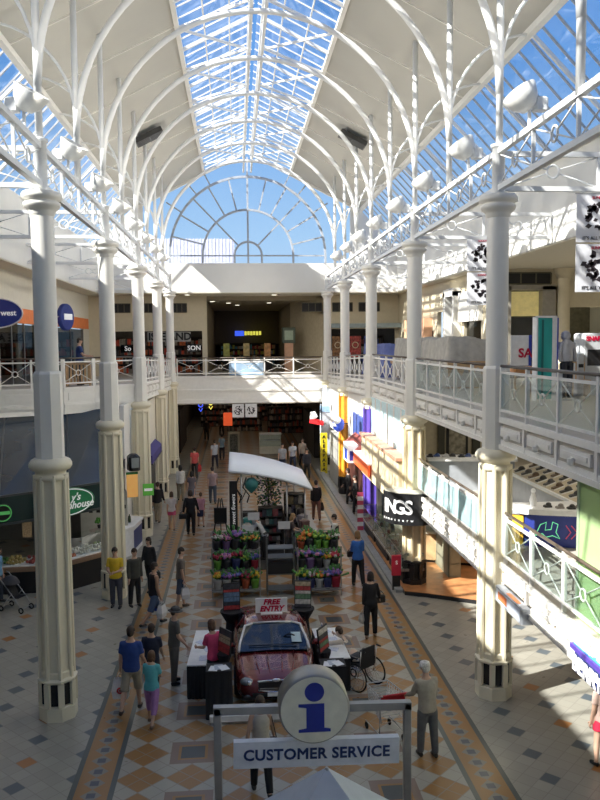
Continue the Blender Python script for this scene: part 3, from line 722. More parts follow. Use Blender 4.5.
# ---------------- steelwork (things that repeat)
# ribs: one arch over the nave with two outer brackets and its two posts
def make_rib():
    t = thing('arched_rib', '', 'roof rib')
    m = MB(); c = (XC, 0, 12.55); m.tube(arc(4.57, 0, 180, 30, c), .085, 8, up=(0,1,0)); m.build('arch', STEELW, t)
    for s, x in ((-1, XL), (1, XR)):
        m = MB(); m.tube([(x,0,11.4),(x,0,zr(4.57))], [.075,.075], 10)
        m.build('post', STEELW, t)
        m = MB(); c2 = (x+s*2.1, 0, 12.9)
        m.tube([(c2[0]-s*2.1*math.cos(R(q)), 0, c2[2]+2.3*math.sin(R(q))) for q in range(0, 91, 9)], .036, 8, up=(0,1,0))
        m.bar((c2[0], 0, 15.2), (XC+s*6.6, 0, 15.25), .04)
        m.bar((c2[0], 0, 15.2), (XC+s*8.8, 0, 13.1), .045)
        m.build('outer_bracket', STEELW, t)
        m = MB(); m.bar((XC+s*.25, 0, zr(.25)-.1), (XC+s*2.5, 0, zr(2.5)-.1), .05)
        m.bar((XC+s*.3, .0, 17.42), (XC+s*2.5, 1.86, zr(2.5)-.1), .035); m.bar((XC+s*.3, .0, 17.42), (XC+s*2.5, -1.86, zr(2.5)-.1), .035)
        m.build('rafter', STEELW, t)
    return t
rib0 = make_rib(); rib0.location = (0, PY[0], 0)
fromfan = lambda i: ORD[9-i]
rib0['label'] = 'white arched roof rib, ninth from the fan window'; rib0['group'] = 'arched ribs over the hall'
for i, y in enumerate(PY[1:], 1):
    dup(rib0, (0, y, 0), label='white arched roof rib, %s from the fan window' % ORD[8-i])
t = thing('ridge_beam', 'white lattice ridge beam running under the peak of the skylight', 'beam')
m = MB()
for dx in (-.22, .22):
    m.bar((XC+dx,-6,17.45),(XC+dx,YE,17.45),.05); m.bar((XC+dx,-6,18.3),(XC+dx,YE,18.3),.05)
m.build('chords', STEELW, t)
m = MB()
for i in range(11):
    y = 8.3+3.72*i
    for dx in (-.22,.22): m.bar((XC+dx,y,17.45),(XC+dx,y,18.3),.03)
m.build('web', STEELW, t)
# longitudinal trusses, one per bay
def ring_brace(m, a, b, z0, z1, axis, pos):
    c = (a+b)/2; zc = (z0+z1)/2; rr = .13
    f = (lambda u, z: (pos, u, z)) if axis == 'y' else (lambda u, z: (u, pos, z))
    for (ua, za) in ((a,z0),(b,z0),(a,z1),(b,z1)):
        d = Vector((ua-c, za-zc)); d.normalize()
        m.tube([f(ua,za), f(c+d.x*rr, zc+d.y*rr)], .016, 5)
    m.ring(f(c, zc), rr, .024, 'x' if axis == 'y' else 'y', 14, 6)
def make_truss():
    t = thing('roof_truss', '', 'truss')
    L = 7.45; m = MB(); m.bar((0,0,11.42),(0,L,11.42),.055); m.build('upper_chord', STEELW, t)
    m = MB(); m.bar((0,0,10.68),(0,L,10.68),.055); m.build('lower_chord', STEELW, t)
    for k in range(4):
        m = MB(); ring_brace(m, k*L/4+.05, (k+1)*L/4-.05, 10.74, 11.36, 'y', 0); m.build('ring_brace', STEELW, t)
        if k:
            m = MB(); m.bar((0,k*L/4,10.68),(0,k*L/4,11.42),.03); m.build('web_post', STEELW, t)
    return t
tr0 = None
for s, x, side in ((1, XR, 'right'), (-1, XL, 'left')):
    for i in range(5):
        lab = 'white lattice truss along the %s column row, %s bay from the fan window' % (side, ORD[4-i])
        y = 8.3+7.45*i if i < 4 else 38.1
        if tr0 is None: tr0 = make_truss(); tr0.location = (x, y, 0); tr0['label'] = lab; tr0['group'] = 'trusses over the columns'; tr0o = tr0
        else: dup(tr0, (x, y, 0), label=lab)
def make_cross(L):
    t = thing('cross_truss', '', 'truss')
    m = MB(); m.bar((0,0,11.38),(L,0,11.38),.05); m.build('upper_chord', STEELW, t)
    m = MB(); m.bar((0,0,10.68),(L,0,10.68),.05); m.build('lower_chord', STEELW, t)
    n = 2
    for k in range(n):
        m = MB(); ring_brace(m, k*L/n+.1, (k+1)*L/n-.1, 10.74, 11.32, 'x', 0); m.build('ring_brace', STEELW, t)
        m = MB(); m.bar(((k+1)*L/n-.05,0,10.68),((k+1)*L/n-.05,0,11.38),.03); m.build('web_post', STEELW, t)
    return t
cx0 = make_cross(4.1); first = True
for s, x, side in ((1, XR+.12, 'right'), (-1, XL-.12, 'left')):
    for i, y in enumerate(CY):
        lab = 'white cross truss from %s column to outer wall, %s from the fan window' % (side, ORD[4-i])
        if first: cx0.location = (x, y, 0); cx0['label'] = lab; cx0['group'] = 'cross trusses'; first = False; continue
        dup(cx0, (x, y, 0), 0 if s > 0 else PI, label=lab)
# columns
def oct_(r, z): return [(r/math.cos(PI/8)*math.cos(PI/8+PI/4*i), r/math.cos(PI/8)*math.sin(PI/8+PI/4*i)) for i in range(8)]
def make_column(top=10.62, clad=None, cladlo=.8, cladhi=5.0, base=None):
    t = thing('column', '', 'column', kind='thing')
    m = MB(); m.lathe([(.385,0),(.385,.26),(.36,.28),(.36,.30)], 8, ph=PI/8, smooth=False); m.lathe([(.36,.78),(.40,.80),(.40,.84),(.34,.87)], 8, ph=PI/8, smooth=False)
    for i in range(8):
        a = PI/4*i+PI/8; m.at(0,0,0,rz=a); m.box(.325,.385,-.06,.06,.3,.78); m.T = None
    m.lathe([(.30,.28),(.30,.80)], 8, ph=PI/8, smooth=False)
    m.build('plinth', base or COLLOW, t)
    for i in range(8):
        m = MB(); m.at(0,0,0,rz=PI/4*i); m.box(.26,.312,-.09,.09,.32,.75)
        if base is None: m.build('vent', DARK, t)
    lm = clad or COLLOW
    m = MB(); m.lathe([(.30,.86),(.285,5.0)], 8, ph=PI/8, smooth=False)
    for i in range(8):   # raised ribs leave recessed panels between
        a = PI/4*i+PI/8; r0, r1 = .30/math.cos(PI/8), .285/math.cos(PI/8)
        m.tube([(r0*math.cos(a), r0*math.sin(a), .86), (r1*math.cos(a), r1*math.sin(a), 5.0)], [.045,.042], 6, smooth=False)
    m.lathe([(.335,.86),(.335,.98),(.31,1.0)], 8, ph=PI/8, smooth=False)
    m.build('lower_shaft', lm, t)
    m = MB(); m.lathe([(.30,4.88),(.34,4.92),(.34,4.98),(.30,5.0),(.30,5.06),(.38,5.10),(.42,5.16),(.42,5.22),(.38,5.29),(.30,5.33)], 20); m.build('ring_moulding', COLLOW, t)
    m = MB(); m.lathe([(.285,5.3),(.275,7.0),(.25,7.05),(.22,7.06)], 8, ph=PI/8, smooth=False); m.build('upper_shaft', COLW, t)
    m = MB(); m.lathe([(.225,7.02),(.222,10.15)], 20); m.build('round_shaft', COLW, t)
    m = MB(); m.lathe([(.22,10.08),(.25,10.12),(.25,10.16),(.28,10.2),(.33,10.24),(.36,10.29),(.36,10.33),(.31,10.36),(.31,10.38),(.39,10.41),(.39,10.5),(.36,10.54),(.15,10.56)], 24); m.build('capital', COLW, t)
    m = MB(); m.lathe([(.13,10.5),(.13,11.5),(.16,11.51),(.16,11.56),(.09,11.58)], 14); m.build('neck_post', STEELW, t)
    return t
labsL = ['white octagonal column nearest on the left, with black vents round its foot', 'white octagonal column beside the man in the yellow shirt', 'white octagonal column behind the black box sign, third in the left row', 'white octagonal column beside the purple awning, fourth in the left row', 'white octagonal column at the left end of the far bridge']
labsR = ['white octagonal column nearest on the right, its base free on grey tiles', 'column clad in pale cream panels under the curved black sign', 'column clad in purple panels beside the shopfronts', 'column clad in orange panels, fourth in the right row', 'white column with blue band and yellow vertical sign by the far bridge']
c0 = make_column(); c0.location = (XL, CY[0], 0); c0['label'] = labsL[0]; c0['group'] = 'columns along the hall'
for i in range(1, 5): dup(c0, (XL, CY[i], 0), label=labsL[i])
dup(c0, (XR, CY[0], 0), label=labsR[0])
PURP = mat('purple_panel', (.10,.06,.36), .45)
CLADC = mat('cream_cladding', (.72,.62,.42), .4, var=.06)
for i, (cm, bm) in enumerate(((CLADC, BLACKP), (PURP, PURP), (mat('orange_panel', (.75,.33,.03), .5), BLACKP), (mat('pale_blue_white', (.62,.66,.72), .5), None)), 1):
    c = make_column(clad=cm, base=bm); c.location = (XR, CY[i], 0); c['label'] = labsR[i]; c['group'] = 'columns along the hall'

# floodlights standing on the upper chords
def make_flood():
    t = thing('floodlight', '', 'floodlight')
    m = MB(); m.lathe([(.03,-.02),(.12,0),(.22,.12),(.28,.30),(.27,.31),(.2,.14),(.05,.03)], 16, caps=False); o = m.build('reflector_bowl', mat('flood_white', (.80,.80,.77), .35), t); o.location = (0,0,.32); o.rotation_euler = (R(-12), R(-30), 0); o.scale = (1.2,1.2,1.2)
    m = MB(); m.rbox(.08,.32,-.11,.11,.28,.52,.03); m.build('gear_box', STEELW, t)
    m = MB(); m.bar((0,0,0),(0,0,.36),.025); m.bar((0,0,.3),(.14,0,.4),.025); m.build('bracket', STEELW, t)
    return t
fl0 = make_flood(); fy = [14.1+3.72*k for k in range(8)]; first = True
for s, x, side in ((-1, XL, 'left'), (1, XR, 'right')):
    for i, y in enumerate(fy):
        if s < 0: y += .55
        lab = 'white bowl uplight on the %s truss, %s counting from the near end' % (side, ORD[i])
        if first: fl0.location = (x, y, 11.48); fl0.rotation_euler = (0,0,PI); fl0['label'] = lab; fl0['group'] = 'uplights on the trusses'; first = False; continue
        dup(fl0, (x, y, 11.48), PI if s < 0 else 0, label=lab)

# railings
def rail_run(p0, p1, n, label, gl=None, z=(6.0, 6.0), group='railings', sub=True):
    p0, p1 = Vector(p0), Vector(p1); d = p1-p0; L = d.length; w = L/n; ang = math.atan2(d.y, d.x)
    t = thing('railing', label, 'railing', (p0.x, p0.y, z[0]), ang, group); dz = (z[1]-z[0])/L
    H = 1.06; q = lambda x, h: (x, 0, h+dz*x)
    for k in range(n+1):
        m = MB(); x = min(max(k*w, .035), L-.035); b = q(x,0); m.box(x-.035, x+.035, -.035, .035, b[2], b[2]+H-.02); m.build('post', WHITE, t)
    m = MB(); m.tube([q(0,H), q(L,H)], .032, 8); m.build('handrail', BROWNR, t)
    m = MB(); m.bar(q(0,H-.13), q(L,H-.13), .025); m.build('top_bar', WHITE, t); m = MB(); m.bar(q(0,.16), q(L,.16), .025); m.build('bottom_bar', WHITE, t)
    for k in range(n):
        a, b = k*w+.04, (k+1)*w-.04; c = (a+b)/2; zc = .53+dz*c; m = MB(); rr = .1
        for (xa, za) in ((a,.19),(b,.19),(a,.9),(b,.9)):
            za += dz*xa; v = Vector((xa-c, za-zc)).normalized(); m.tube([(xa,0,za),(c+v.x*rr,0,zc+v.y*rr)], .014, 5)
        m.ring((c,0,zc), rr, .02, 'y', 12, 5); m.build('ring_brace', WHITE, t)
        if gl:
            m = MB(); m.box(a, b, .012, .02, .17+dz*c, .92+dz*c); m.build('glass_pane', gl, t)
    return t
xr = XR
for i, (a, b) in enumerate(((8.3,15.45),(16.05,22.9),(23.5,30.35),(30.95,37.8),(38.4,45.1))):
    rail_run((xr,a), (xr,b), 5, ['white glazed railing along upper walkway nearest on the right', 'white railing before the grey covered stall on the upper walkway', 'white railing before the blue covered stall on the upper walkway', 'upper walkway railing on the right, second from the far bridge', 'upper walkway railing on the right touching the far bridge'][i], GLASSP if i < 2 else None, (zdeck(a), zdeck(b)))
for i, (a, b) in enumerate(((30.95,37.8),(38.4,45.1))):
    rail_run((XL,a), (XL,b), 5, ['upper walkway railing on the left, second from the far bridge', 'upper walkway railing on the left touching the far bridge'][i], None, (zdeck(a), zdeck(b)))
for i, (a, b) in enumerate(zip(ZL0[:-1], ZL0[1:])):
    rail_run((a[0],a[1]+.06), (b[0],b[1]+.06), [4,2,1,1][i], ['white railing under the blue oval shop sign', 'white railing in front of the slatted wooden rack', 'short angled railing panel next to second left column', 'short angled railing panel ending at third left column'][i], None)
for i in range(2):
    pass
rail_run((XL+.3,45.62), (XR-.3,45.62), 5, 'white railing across the far bridge with five braced panels', None, (5.62,5.62))
rail_run((5.52,9.6), (5.52,15.4), 4, 'sunlit mezzanine railing under the green glass wall', GLASSP, (2.96,2.96))
rail_run((5.52,16.1), (5.52,23.0), 5, 'sunlit mezzanine railing with frosted blue panes', GLASSF, (2.96,2.96))
# ================================================================== SHOPS
def sign_light(n, c, e=1.0): return mat(n, c, .4, emit=e, var=.02)
RED = mat('red_paint', (.55,.02,.03), .4); BLUE = mat('blue_paint', (.03,.06,.42), .4); YEL = mat('yellow_paint', (.78,.62,.03), .45)
GREENP = mat('green_paint', (.03,.22,.05), .5); NAVY = mat('navy_panel', (.02,.035,.16), .4); LBL = mat('light_blue', (.20,.50,.72), .4)
LET_W = mat('white_lettering', (.85,.85,.85), .5, emit=.25); LET_K = mat('black_lettering', (.01,.01,.012), .5); LET_R = mat('red_lettering', (.5,.0,.04), .5)
TWHITE = mat('white_laminate', (.80,.80,.80), .35)
GREYL = mat('grey_laminate', (.33,.35,.38), .4)
SLATEG = mat('slate_glass', (.02,.035,.055), .18, var=.3, scale=.6); SLATEG2 = mat('slate_glass_green', (.018,.04,.04), .22, var=.25, scale=.8)

# ---- left food shop: smoked glass roof and canopy, sign, counter
t = thing('shop_canopy', 'dark slate glass shop roof and canopy under the left walkway', 'canopy')
F = [(-14,23.0),(-7.1,23.53),(-5.31,24.8),(-4.30,25.7),(-4.12,28.6)]     # canopy face line
m = MB()
for a, b in zip(F[:-1], F[1:]):
    m.add([(a[0],a[1],2.2),(b[0],b[1],2.2),(b[0],b[1],3.05),(a[0],a[1],3.05)], [(0,1,2,3)])
m.build('canopy_band', SLATEG2, t)
m = MB(); B = [(-14,27.5),(-8.2,28.3),(-6.2,29.0),(-5.0,29.8),(-4.35,29.9)]
for (a, b), (c, d) in zip(zip(F[:-1],F[1:]), zip(B[:-1],B[1:])):
    m.add([(a[0],a[1],3.05),(b[0],b[1],3.05),(d[0],d[1],5.2),(c[0],c[1],5.2)], [(0,1,2,3)])
m.build('sloping_panes', SLATEG, t)
m = MB()
for a, b in zip(F[:-1], F[1:]):
    m.bar((a[0],a[1],3.05),(b[0],b[1],3.05),.03); m.bar((a[0],a[1],2.2),(b[0],b[1],2.2),.035)
for (a, b) in zip(F[1:], B[1:]): m.bar((a[0],a[1],3.05),(b[0],b[1],5.2),.025)
for k in (1,2,3): m.bar((-14+k*1.9,23.05+k*.16,3.05),(-14+k*1.6,27.5+k*.2,5.2),.02)
m.bar((-14,25.2,4.1),(-4.3,27.7,4.1),.02)
m.build('glazing_frame', mat('slate_frame', (.05,.06,.065), .4), t)
t = thing('shop_sign', 'dark green oval sign with white script beside the nearest left column', 'sign', (-5.36,24.56,2.63), math.atan2(.9,1.01))
m = MB(); m.lathe([(.01,-.05),(.94,-.05),(.98,-.03),(.98,.0),(.95,.02)], 40, sx=1, sy=.46); o = m.build('oval_board', mat('sign_green', (.01,.13,.05), .4, emit=.3), t); o.rotation_euler = (PI/2,0,0); o.location = (0,-.05,0)
m = MB(); m.tube([(.9*math.cos(2*PI*i/40), .41*math.sin(2*PI*i/40), .02) for i in range(40)], .018, 5, closed=True); o = m.build('rim_line', LET_W, t); o.rotation_euler = (PI/2,0,0); o.location = (0,-.05,0)
text("y's", 'lettering', LET_W, t, (.28,-.09,.13), .32, shear=.3, bold=.006); text('Greenhouse', 'lettering', LET_W, t, (.10,-.09,-.12), .32, shear=.3, bold=.006)
t = thing('shop_sign', 'small round black and green sign on the dark canopy at the far left', 'sign', (-7.0,23.5,2.57), .45)
m = MB(); m.lathe([(.01,0),(.27,0),(.27,.05)], 24); o = m.build('disc', BLACKP, t); o.rotation_euler = (PI/2,0,0)
m = MB(); m.ring((0,-.06,0), .24, .018, 'y', 24); m.box(-.2,.2,-.065,-.05,-.05,.05); m.build('emblem', mat('sign_lime', (.1,.45,.12), .5, emit=.3), t)
# salad counter
def counter(label, P0, P1, depth, h, base, top, lab_top=None, foods=(), glassh=.45, grp=None):
    P0, P1 = Vector(P0), Vector(P1); d = P1-P0; L = d.length; a = math.atan2(d.y, d.x)
    t = thing('display_counter', label, 'counter', (P0.x, P0.y, 0), a, grp)
    m = MB(); m.rbox(0, L, .05, depth, 0, h-.12, .02); m.build('base', base, t)
    m = MB(); m.rbox(-.02, L+.02, 0, depth+.02, h-.26, h-.1, .02); m.build('front_rail', top, t)
    m = MB(); m.box(.02, L-.02, .02, depth, h-.1, h-.06); m.build('tray', TWHITE, t)
    if glassh:
        m = MB(); m.add([(0,.02,h-.1),(L,.02,h-.1),(L,.32,h+glassh),(0,.32,h+glassh)], [(0,1,2,3)]); m.add([(0,.32,h+glassh),(L,.32,h+glassh),(L,depth,h+glassh),(0,depth,h+glassh)], [(0,1,2,3)])
        m.build('sneeze_guard', GLASSP, t)
        m = MB()
        for q in (.02, L-.02): m.bar((q,.32,h-.1),(q,.32,h+glassh),.015); m.bar((q,.02,h-.1),(q,.32,h+glassh),.012)
        m.build('frame', CHROME, t)
    for i, c in enumerate(foods):
        x = L*(i+.5)/len(foods); m = MB(); w_ = L/len(foods)*.45
        rr = random.Random(i*7+len(foods))
        for k in range(26): m.sphere((x+rr.uniform(-w_,w_), rr.uniform(.15,depth-.1), h-.04+rr.uniform(0,.07)), rr.uniform(.035,.075), 6, 4)
        o = m.build('food_tray', mat('food_%d_%d' % (int(c[0]*99), int(c[1]*99)), c, .6, var=.35, scale=20), t); o['kind'] = 'stuff'
    return t
WOODB = mat('brown_rail', (.30,.19,.12), .4)
counter('salad counter with glass guard and wooden rail behind the nearest left column', (-5.55,23.5), (-3.8,25.3), .95, 1.05, BLACKP, WOODB, foods=((.10,.2,.03),(.5,.12,.04),(.6,.57,.5),(.62,.6,.52),(.35,.42,.2)))
counter('dark fruit counter by the blue shirted people at the far left', (-8.6,23.6), (-6.0,23.75), .9, .95, BLACKP, WOODB, foods=((.12,.25,.05),(.5,.25,.04),(.09,.2,.05),(.4,.3,.1),(.3,.05,.04)), glassh=0)
t = thing('menu_board', 'small lit menu card hanging under the dark canopy at the far left', 'sign', (-6.6,24.6,1.78))
m = MB(); m.box(-.14,.14,0,.02,-.24,.24); m.build('board', mat('menu_card', (.35,.25,.14), .5, emit=.15, var=.4, scale=30), t)
m = MB(); m.tube([(0,.01,.24),(0,.01,.5)], .006, 5); m.build('hanger', BLACKP, t)
m = MB(); m.box(-5.6,-3.95,27.9,28.0,0,2.3)
bw = struct('wall_food_shop', m, mat('pale_tiles', (.42,.42,.38), .4))
m = MB()
for i in range(10):
    for j in range(2):
        if (i+j) % 2 == 0: m.box(-5.3+i*.13, -5.17+i*.13, 27.885, 27.9, 1.55+j*.13, 1.68+j*.13)
m.build('checker_tiles', LET_K, bw)
m = MB(); m.box(-5.3,-4.6,27.88,27.9,1.9,2.15); m.build('menu_panel', mat('menu_red', (.25,.07,.05), .5, emit=.2, var=.5, scale=12), bw)
for (x, y, l) in ((-4.6,25.9,'small potted herb standing on the salad counter'),):
    t = thing('potted_herb', l, 'plant', (x,y,1.46)); m = MB(); m.lathe([(.05,0),(.07,.12)], 10); m.build('pot', BLACKP, t)
    m = MB(); [m.sphere((random.uniform(-.1,.1),random.uniform(-.1,.1),.2+random.uniform(0,.12)), .05, 6, 4) for _ in range(14)]; m.build('foliage', mat('herb_green', (.06,.25,.03), .6, var=.3), t)
# white end wall of the food shop, then the shops between the left columns
m = MB(); m.extr([(28.7,0),(30.5,0),(30.5,5.3),(28.9,5.3),(28.7,3)], (-4.28,-4.12), 'x'); struct('wall_shop_end', m, PLAST)
t = thing('hanging_sign', 'black rounded box sign hung on the white wall before third left column', 'sign', (-3.78,28.6,3.25), .35)
m = MB(); m.rbox(-.2,.2,-.3,.3,-.3,.3,.1); m.build('case', BLACKP, t); m = MB(); m.box(-.14,.14,-.31,-.30,-.18,.18); m.build('face', mat('grey_face', (.20,.22,.22), .4, emit=.15), t)
m = MB(); m.tube([(-.3,0,.1),(-.5,0,.1)], .03, 6); m.build('arm', BLACKP, t)
t = thing('hanging_sign', 'orange lit panel below the black box sign', 'sign', (-3.82,28.4,2.4), .3)
m = MB(); m.box(-.2,.2,-.03,.03,-.42,.42); m.build('panel', mat('orange_lit', (.80,.42,.12), .5, emit=.35), t); m = MB(); m.box(-.21,.21,-.035,.035,.42,.50); m.build('header', GREENP, t)
t = thing('hanging_sign', 'small green panel beside the orange lit panel', 'sign', (-3.3,28.9,2.15), .2)
m = MB(); m.box(-.2,.2,-.02,.02,-.22,.22); m.build('panel', mat('green_lit', (.12,.45,.06), .5, emit=.2), t); m = MB(); m.box(-.15,.15,-.025,-.02,-.05,.05); m.build('stripe', LET_W, t)
t = thing('display_counter', 'white fronted kiosk counter near the third left column', 'counter', (-4.1,27.0,0))
m = MB(); m.prism([(0,.2),(.35,.9),(.5,2.2),(-.2,2.6),(-.5,.6)], 0, .98); m.build('base', TWHITE, t)
m = MB(); m.prism([(-.02,.12),(.40,.86),(.55,2.25),(-.2,2.7),(-.55,.55)], .98, 1.05); m.build('worktop', TWHITE, t)
m = MB(); m.add([(.36,.9,.15),(.505,2.15,.15),(.505,2.15,.85),(.36,.9,.85)], [(0,1,2,3)]); m.build('front_panel', NAVY, t)
for i, (x, y) in enumerate(((-4.15,27.9),(-3.95,28.4),(-4.2,28.9))):
    tag(MB().lathe([(.05,0),(.06,.08),(.05,.22),(.02,.25),(.02,.3)], 10).build('jar', mat('dark_jar_%d' % i, [(.10,.05,.02),(.04,.06,.03),(.3,.22,.1)][i], .3), None, (x, y, 1.05)), ['brown','dark green','tan'][i]+' bottle on the white kiosk counter near third left column', 'bottle', 'bottles on the kiosk counter')
t = thing('awning', 'dark purple sloping awning between the third and fourth left columns', 'awning', (-4.2,33.3,0))
m = MB(); m.add([(0,0,3.25),(.6,0,2.75),(.6,4.2,2.75),(0,4.2,3.25)], [(0,1,2,3)]); m.add([(.6,0,2.75),(.6,0,2.4),(.6,4.2,2.4),(.6,4.2,2.75)], [(0,1,2,3)]); m.add([(0,0,3.25),(0,0,2.4),(.6,0,2.4),(.6,0,2.75)], [(0,1,2,3)])
m.build('canvas', mat('purple_canvas', (.05,.04,.20), .7), t)
m = MB(); m.bar((0,0,2.4),(.6,0,2.4),.02); m.bar((.6,0,2.4),(.6,4.2,2.4),.02); m.build('frame', BLACKP, t)
def shelf_unit(label, x, y, rz, w, h, d, cols, body, rows=4, grp=None, seed=1):
    t = thing('display_shelf', label, 'shelf', (x,y,0), rz, grp); rr = random.Random(seed)
    m = MB(); m.box(0,w,d-.03,d,0,h); m.box(0,.03,0,d,0,h); m.box(w-.03,w,0,d,0,h); m.build('carcass', body, t)
    m = MB()
    for r in range(rows+1): m.box(0,w,0,d,r*(h-.04)/rows,r*(h-.04)/rows+.03)
    m.build('boards', body, t)
    ms = [mat('goods_%d_%d_%d' % tuple(int(q*99) for q in c), c, .5, var=.3, scale=9) for c in cols]
    m = MB()
    for r in range(rows):
        xx = .05; z0 = r*(h-.04)/rows+.03
        while xx < w-.15:
            ww = rr.uniform(.08,.22); hh = rr.uniform(.4,.85)*(h/rows); m.mi = rr.randrange(len(ms))
            m.box(xx, min(xx+ww, w-.04), .04, d-.06, z0, z0+hh); xx += ww+.02
    o = m.build('goods', ms, t); o['kind'] = 'stuff'
    return t
MIX1 = [(.6,.05,.05),(.65,.5,.08),(.5,.5,.5),(.06,.1,.35),(.7,.3,.1)]
MIX2 = [(.12,.1,.09),(.3,.25,.2),(.5,.45,.4),(.08,.08,.1),(.35,.12,.08)]
shelf_unit('shelf of red and yellow goods under the purple awning', -4.4, 37.3, -PI/2, 4.2, 2.2, .5, MIX1, DARKW, seed=3)
m = MB(); m.box(-3.95,-3.86,32.5,37,2.35,2.85); o = m.build('lit_fascia', mat('blue_lit', (.05,.15,.7), .4, emit=.5, var=.4, scale=2)); tag(o, 'blue lit shop fascia under the purple awning', 'sign')
t = thing('shop_portal', 'pale pink and cream shop portal beside the last left column', 'shopfront', (-4.35,45.6,0))
m = MB(); m.box(0,.75,0,.5,1.9,3.95); m.build('upper_panel', mat('pink_white', (.62,.48,.50), .5, var=.1, scale=1), t); m = MB(); m.box(.1,.6,.05,.5,0,1.9); m.build('lower_panel', CREAM, t)
# ---- far ground corridor
shelf_unit('tall shelf of mixed goods on left side of the far corridor, nearer one', -4.35, 52.5, -PI/2, 5.5, 2.9, .5, MIX2+[(.6,.6,.6)], DARKW, 5, 'far corridor shelves', 11)
shelf_unit('tall shelf of mixed goods on left side of the far corridor, deeper one', -4.35, 60.5, -PI/2, 7, 2.9, .5, MIX2+MIX1, DARKW, 5, 'far corridor shelves', 12)
shelf_unit('long dim shelf of goods on right side of the far corridor', 5.55, 50, PI/2, 8, 2.6, .5, MIX2, DARKW, 5, 'far corridor shelves', 13)
for i, (x, y, w_) in enumerate(((-.8,66,3.0),(2.6,64,3.0),(-3.2,70,2.5),(1.2,74,4))):
    shelf_unit(['dim freestanding shop shelf at corridor centre','dim freestanding shop shelf at corridor right','dim shop shelf deep on the corridor left','dim shop shelf at the very end of the corridor'][i], x, y, 0, w_, 2.2, .6, MIX2+[(.45,.1,.06)], DARKW, 4, 'deep corridor shelves', 20+i)
t = thing('glass_cabinet', 'lit cream glass cabinet behind the white kiosk canopy in the far corridor', 'cabinet', (1.55,52.3,0))
m = MB(); m.rbox(0,1.5,0,.7,0,.5,.02); m.box(0,1.5,.65,.7,.5,1.35); m.build('carcass', mat('cabinet_cream', (.45,.42,.33), .5, emit=.12), t); m = MB(); m.box(0,1.5,0,.03,.5,1.3); m.build('glass_front', GLASSP, t)
m = MB(); m.box(.02,1.48,.05,.65,.88,.91); m.box(0,1.5,0,.7,1.3,1.38); m.build('shelf', TWHITE, t)
t = thing('poster_stand', 'cream framed poster stand left of the lit cabinet in the far corridor', 'stand', (-.55,50.5,0))
m = MB(); m.box(0,.75,0,.06,.1,1.75); m.build('frame', mat('poster_cream', (.38,.34,.24), .5), t); m = MB(); m.box(.12,.63,-.01,0,.35,1.6); m.build('poster', mat('poster_dark', (.10,.10,.08), .5, var=.6, scale=8), t); m = MB(); m.box(.05,.7,-.2,.25,0,.1); m.build('foot', BLACKP, t)
t = thing('hanging_lantern', 'red orange square lantern hanging in the dark far corridor', 'lamp', (-.6,56,2.05))
m = MB(); m.rbox(-.32,.32,-.3,.3,-.45,.45,.04); m.build('shade', mat('lantern_red', (.75,.10,.03), .5, emit=.7), t); m = MB(); m.tube([(0,0,.45),(0,0,1.9)], .01, 5); m.build('cord', BLACKP, t)
for i, (x, y, z, c, l) in enumerate(((-2.4,53,3.2,(.05,.1,.9),'blue glowing neon sign hanging in the far corridor'),(-1.75,54,3.25,(.8,.7,.1),'yellow glowing neon sign beside the blue one in the far corridor'))):
    t = thing('neon_sign', l, 'sign', (x,y,z)); nm_ = mat('neon_%d' % i, c, .4, emit=1.6)
    m = MB(); m.ring((0,0,.15), .14, .035, 'y'); m.tube([(-.12,0,-.1),(0,0,-.3),(.12,0,-.1)], .03, 6); m.build('tubing', nm_, t); m = MB(); m.tube([(0,.02,.3),(0,.02,.8)], .008, 4); m.build('hanger', BLACKP, t)
def flower_art(m, w, h, y, seed, n=22):
    rr = random.Random(seed)
    for k in range(n):
        a = rr.uniform(0, 2*PI); r_ = rr.uniform(.1,1)**.6; cx, cz = r_*math.cos(a)*w*.36, r_*math.sin(a)*h*.36
        b = rr.uniform(0, 2*PI); L = w*rr.uniform(.10,.17); ww = L*.42; c, s_ = math.cos(b), math.sin(b)
        P = [(L*.6,0),(0,ww),(-L*.6,0),(0,-ww)]
        m.poly([(cx+px*c-pz*s_, y, cz+px*s_+pz*c) for px, pz in P])
INK = mat('dark_print', (.025,.018,.025), .6)
for i, x in enumerate((.12,.88)):
    t = thing('hanging_banner', ['small white banner with black flower under the far bridge, first of the pair','small white banner with black flower under the far bridge, second of the pair'][i], 'banner', (x,45.3,3.6))
    m = MB(); m.box(-.34,.34,0,.01,-.4,.38); m.build('sheet', TWHITE, t); m = MB(); flower_art(m, .66, .66, -.005, 5+i, 30); m.build('flower_print', INK, t)
    m = MB(); m.bar((-.34,.005,.39),(.34,.005,.39),.012); m.build('rod', STEEL, t)
# ---- right shops on the ground
t = thing('vertical_sign', 'yellow vertical sign with black letters on last right column', 'sign', (5.0,44.0,0))
m = MB(); m.box(-.2,.2,-.03,.03,-.0,2.35); m.build('board', YEL, t)
for i, ch in enumerate('ALESPASA'): text(ch, 'lettering', LET_K, t, (0,-.04,2.12-i*.27), .26, bold=.008)
t = thing('blue_band_panel', 'pale blue fascia panel around the top of the last right column', 'panel', (5.42,45.4,0))
m = MB(); m.box(-.45,.6,-.42,-.36,.9,3.9); m.box(-.45,-.39,-.42,.3,.9,3.9); m.build('panel', mat('pale_panel', (.60,.66,.74), .5), t); m = MB(); m.box(-.46,.9,-.45,-.38,3.45,3.8); m.box(-.47,-.40,-.45,.3,3.45,3.8); m.build('band', mat('pale_blue_band', (.30,.46,.66), .5), t)
t = thing('hanging_sign', 'red and white car shaped sign jutting out by the last right column', 'sign', (4.62,44.6,3.0))
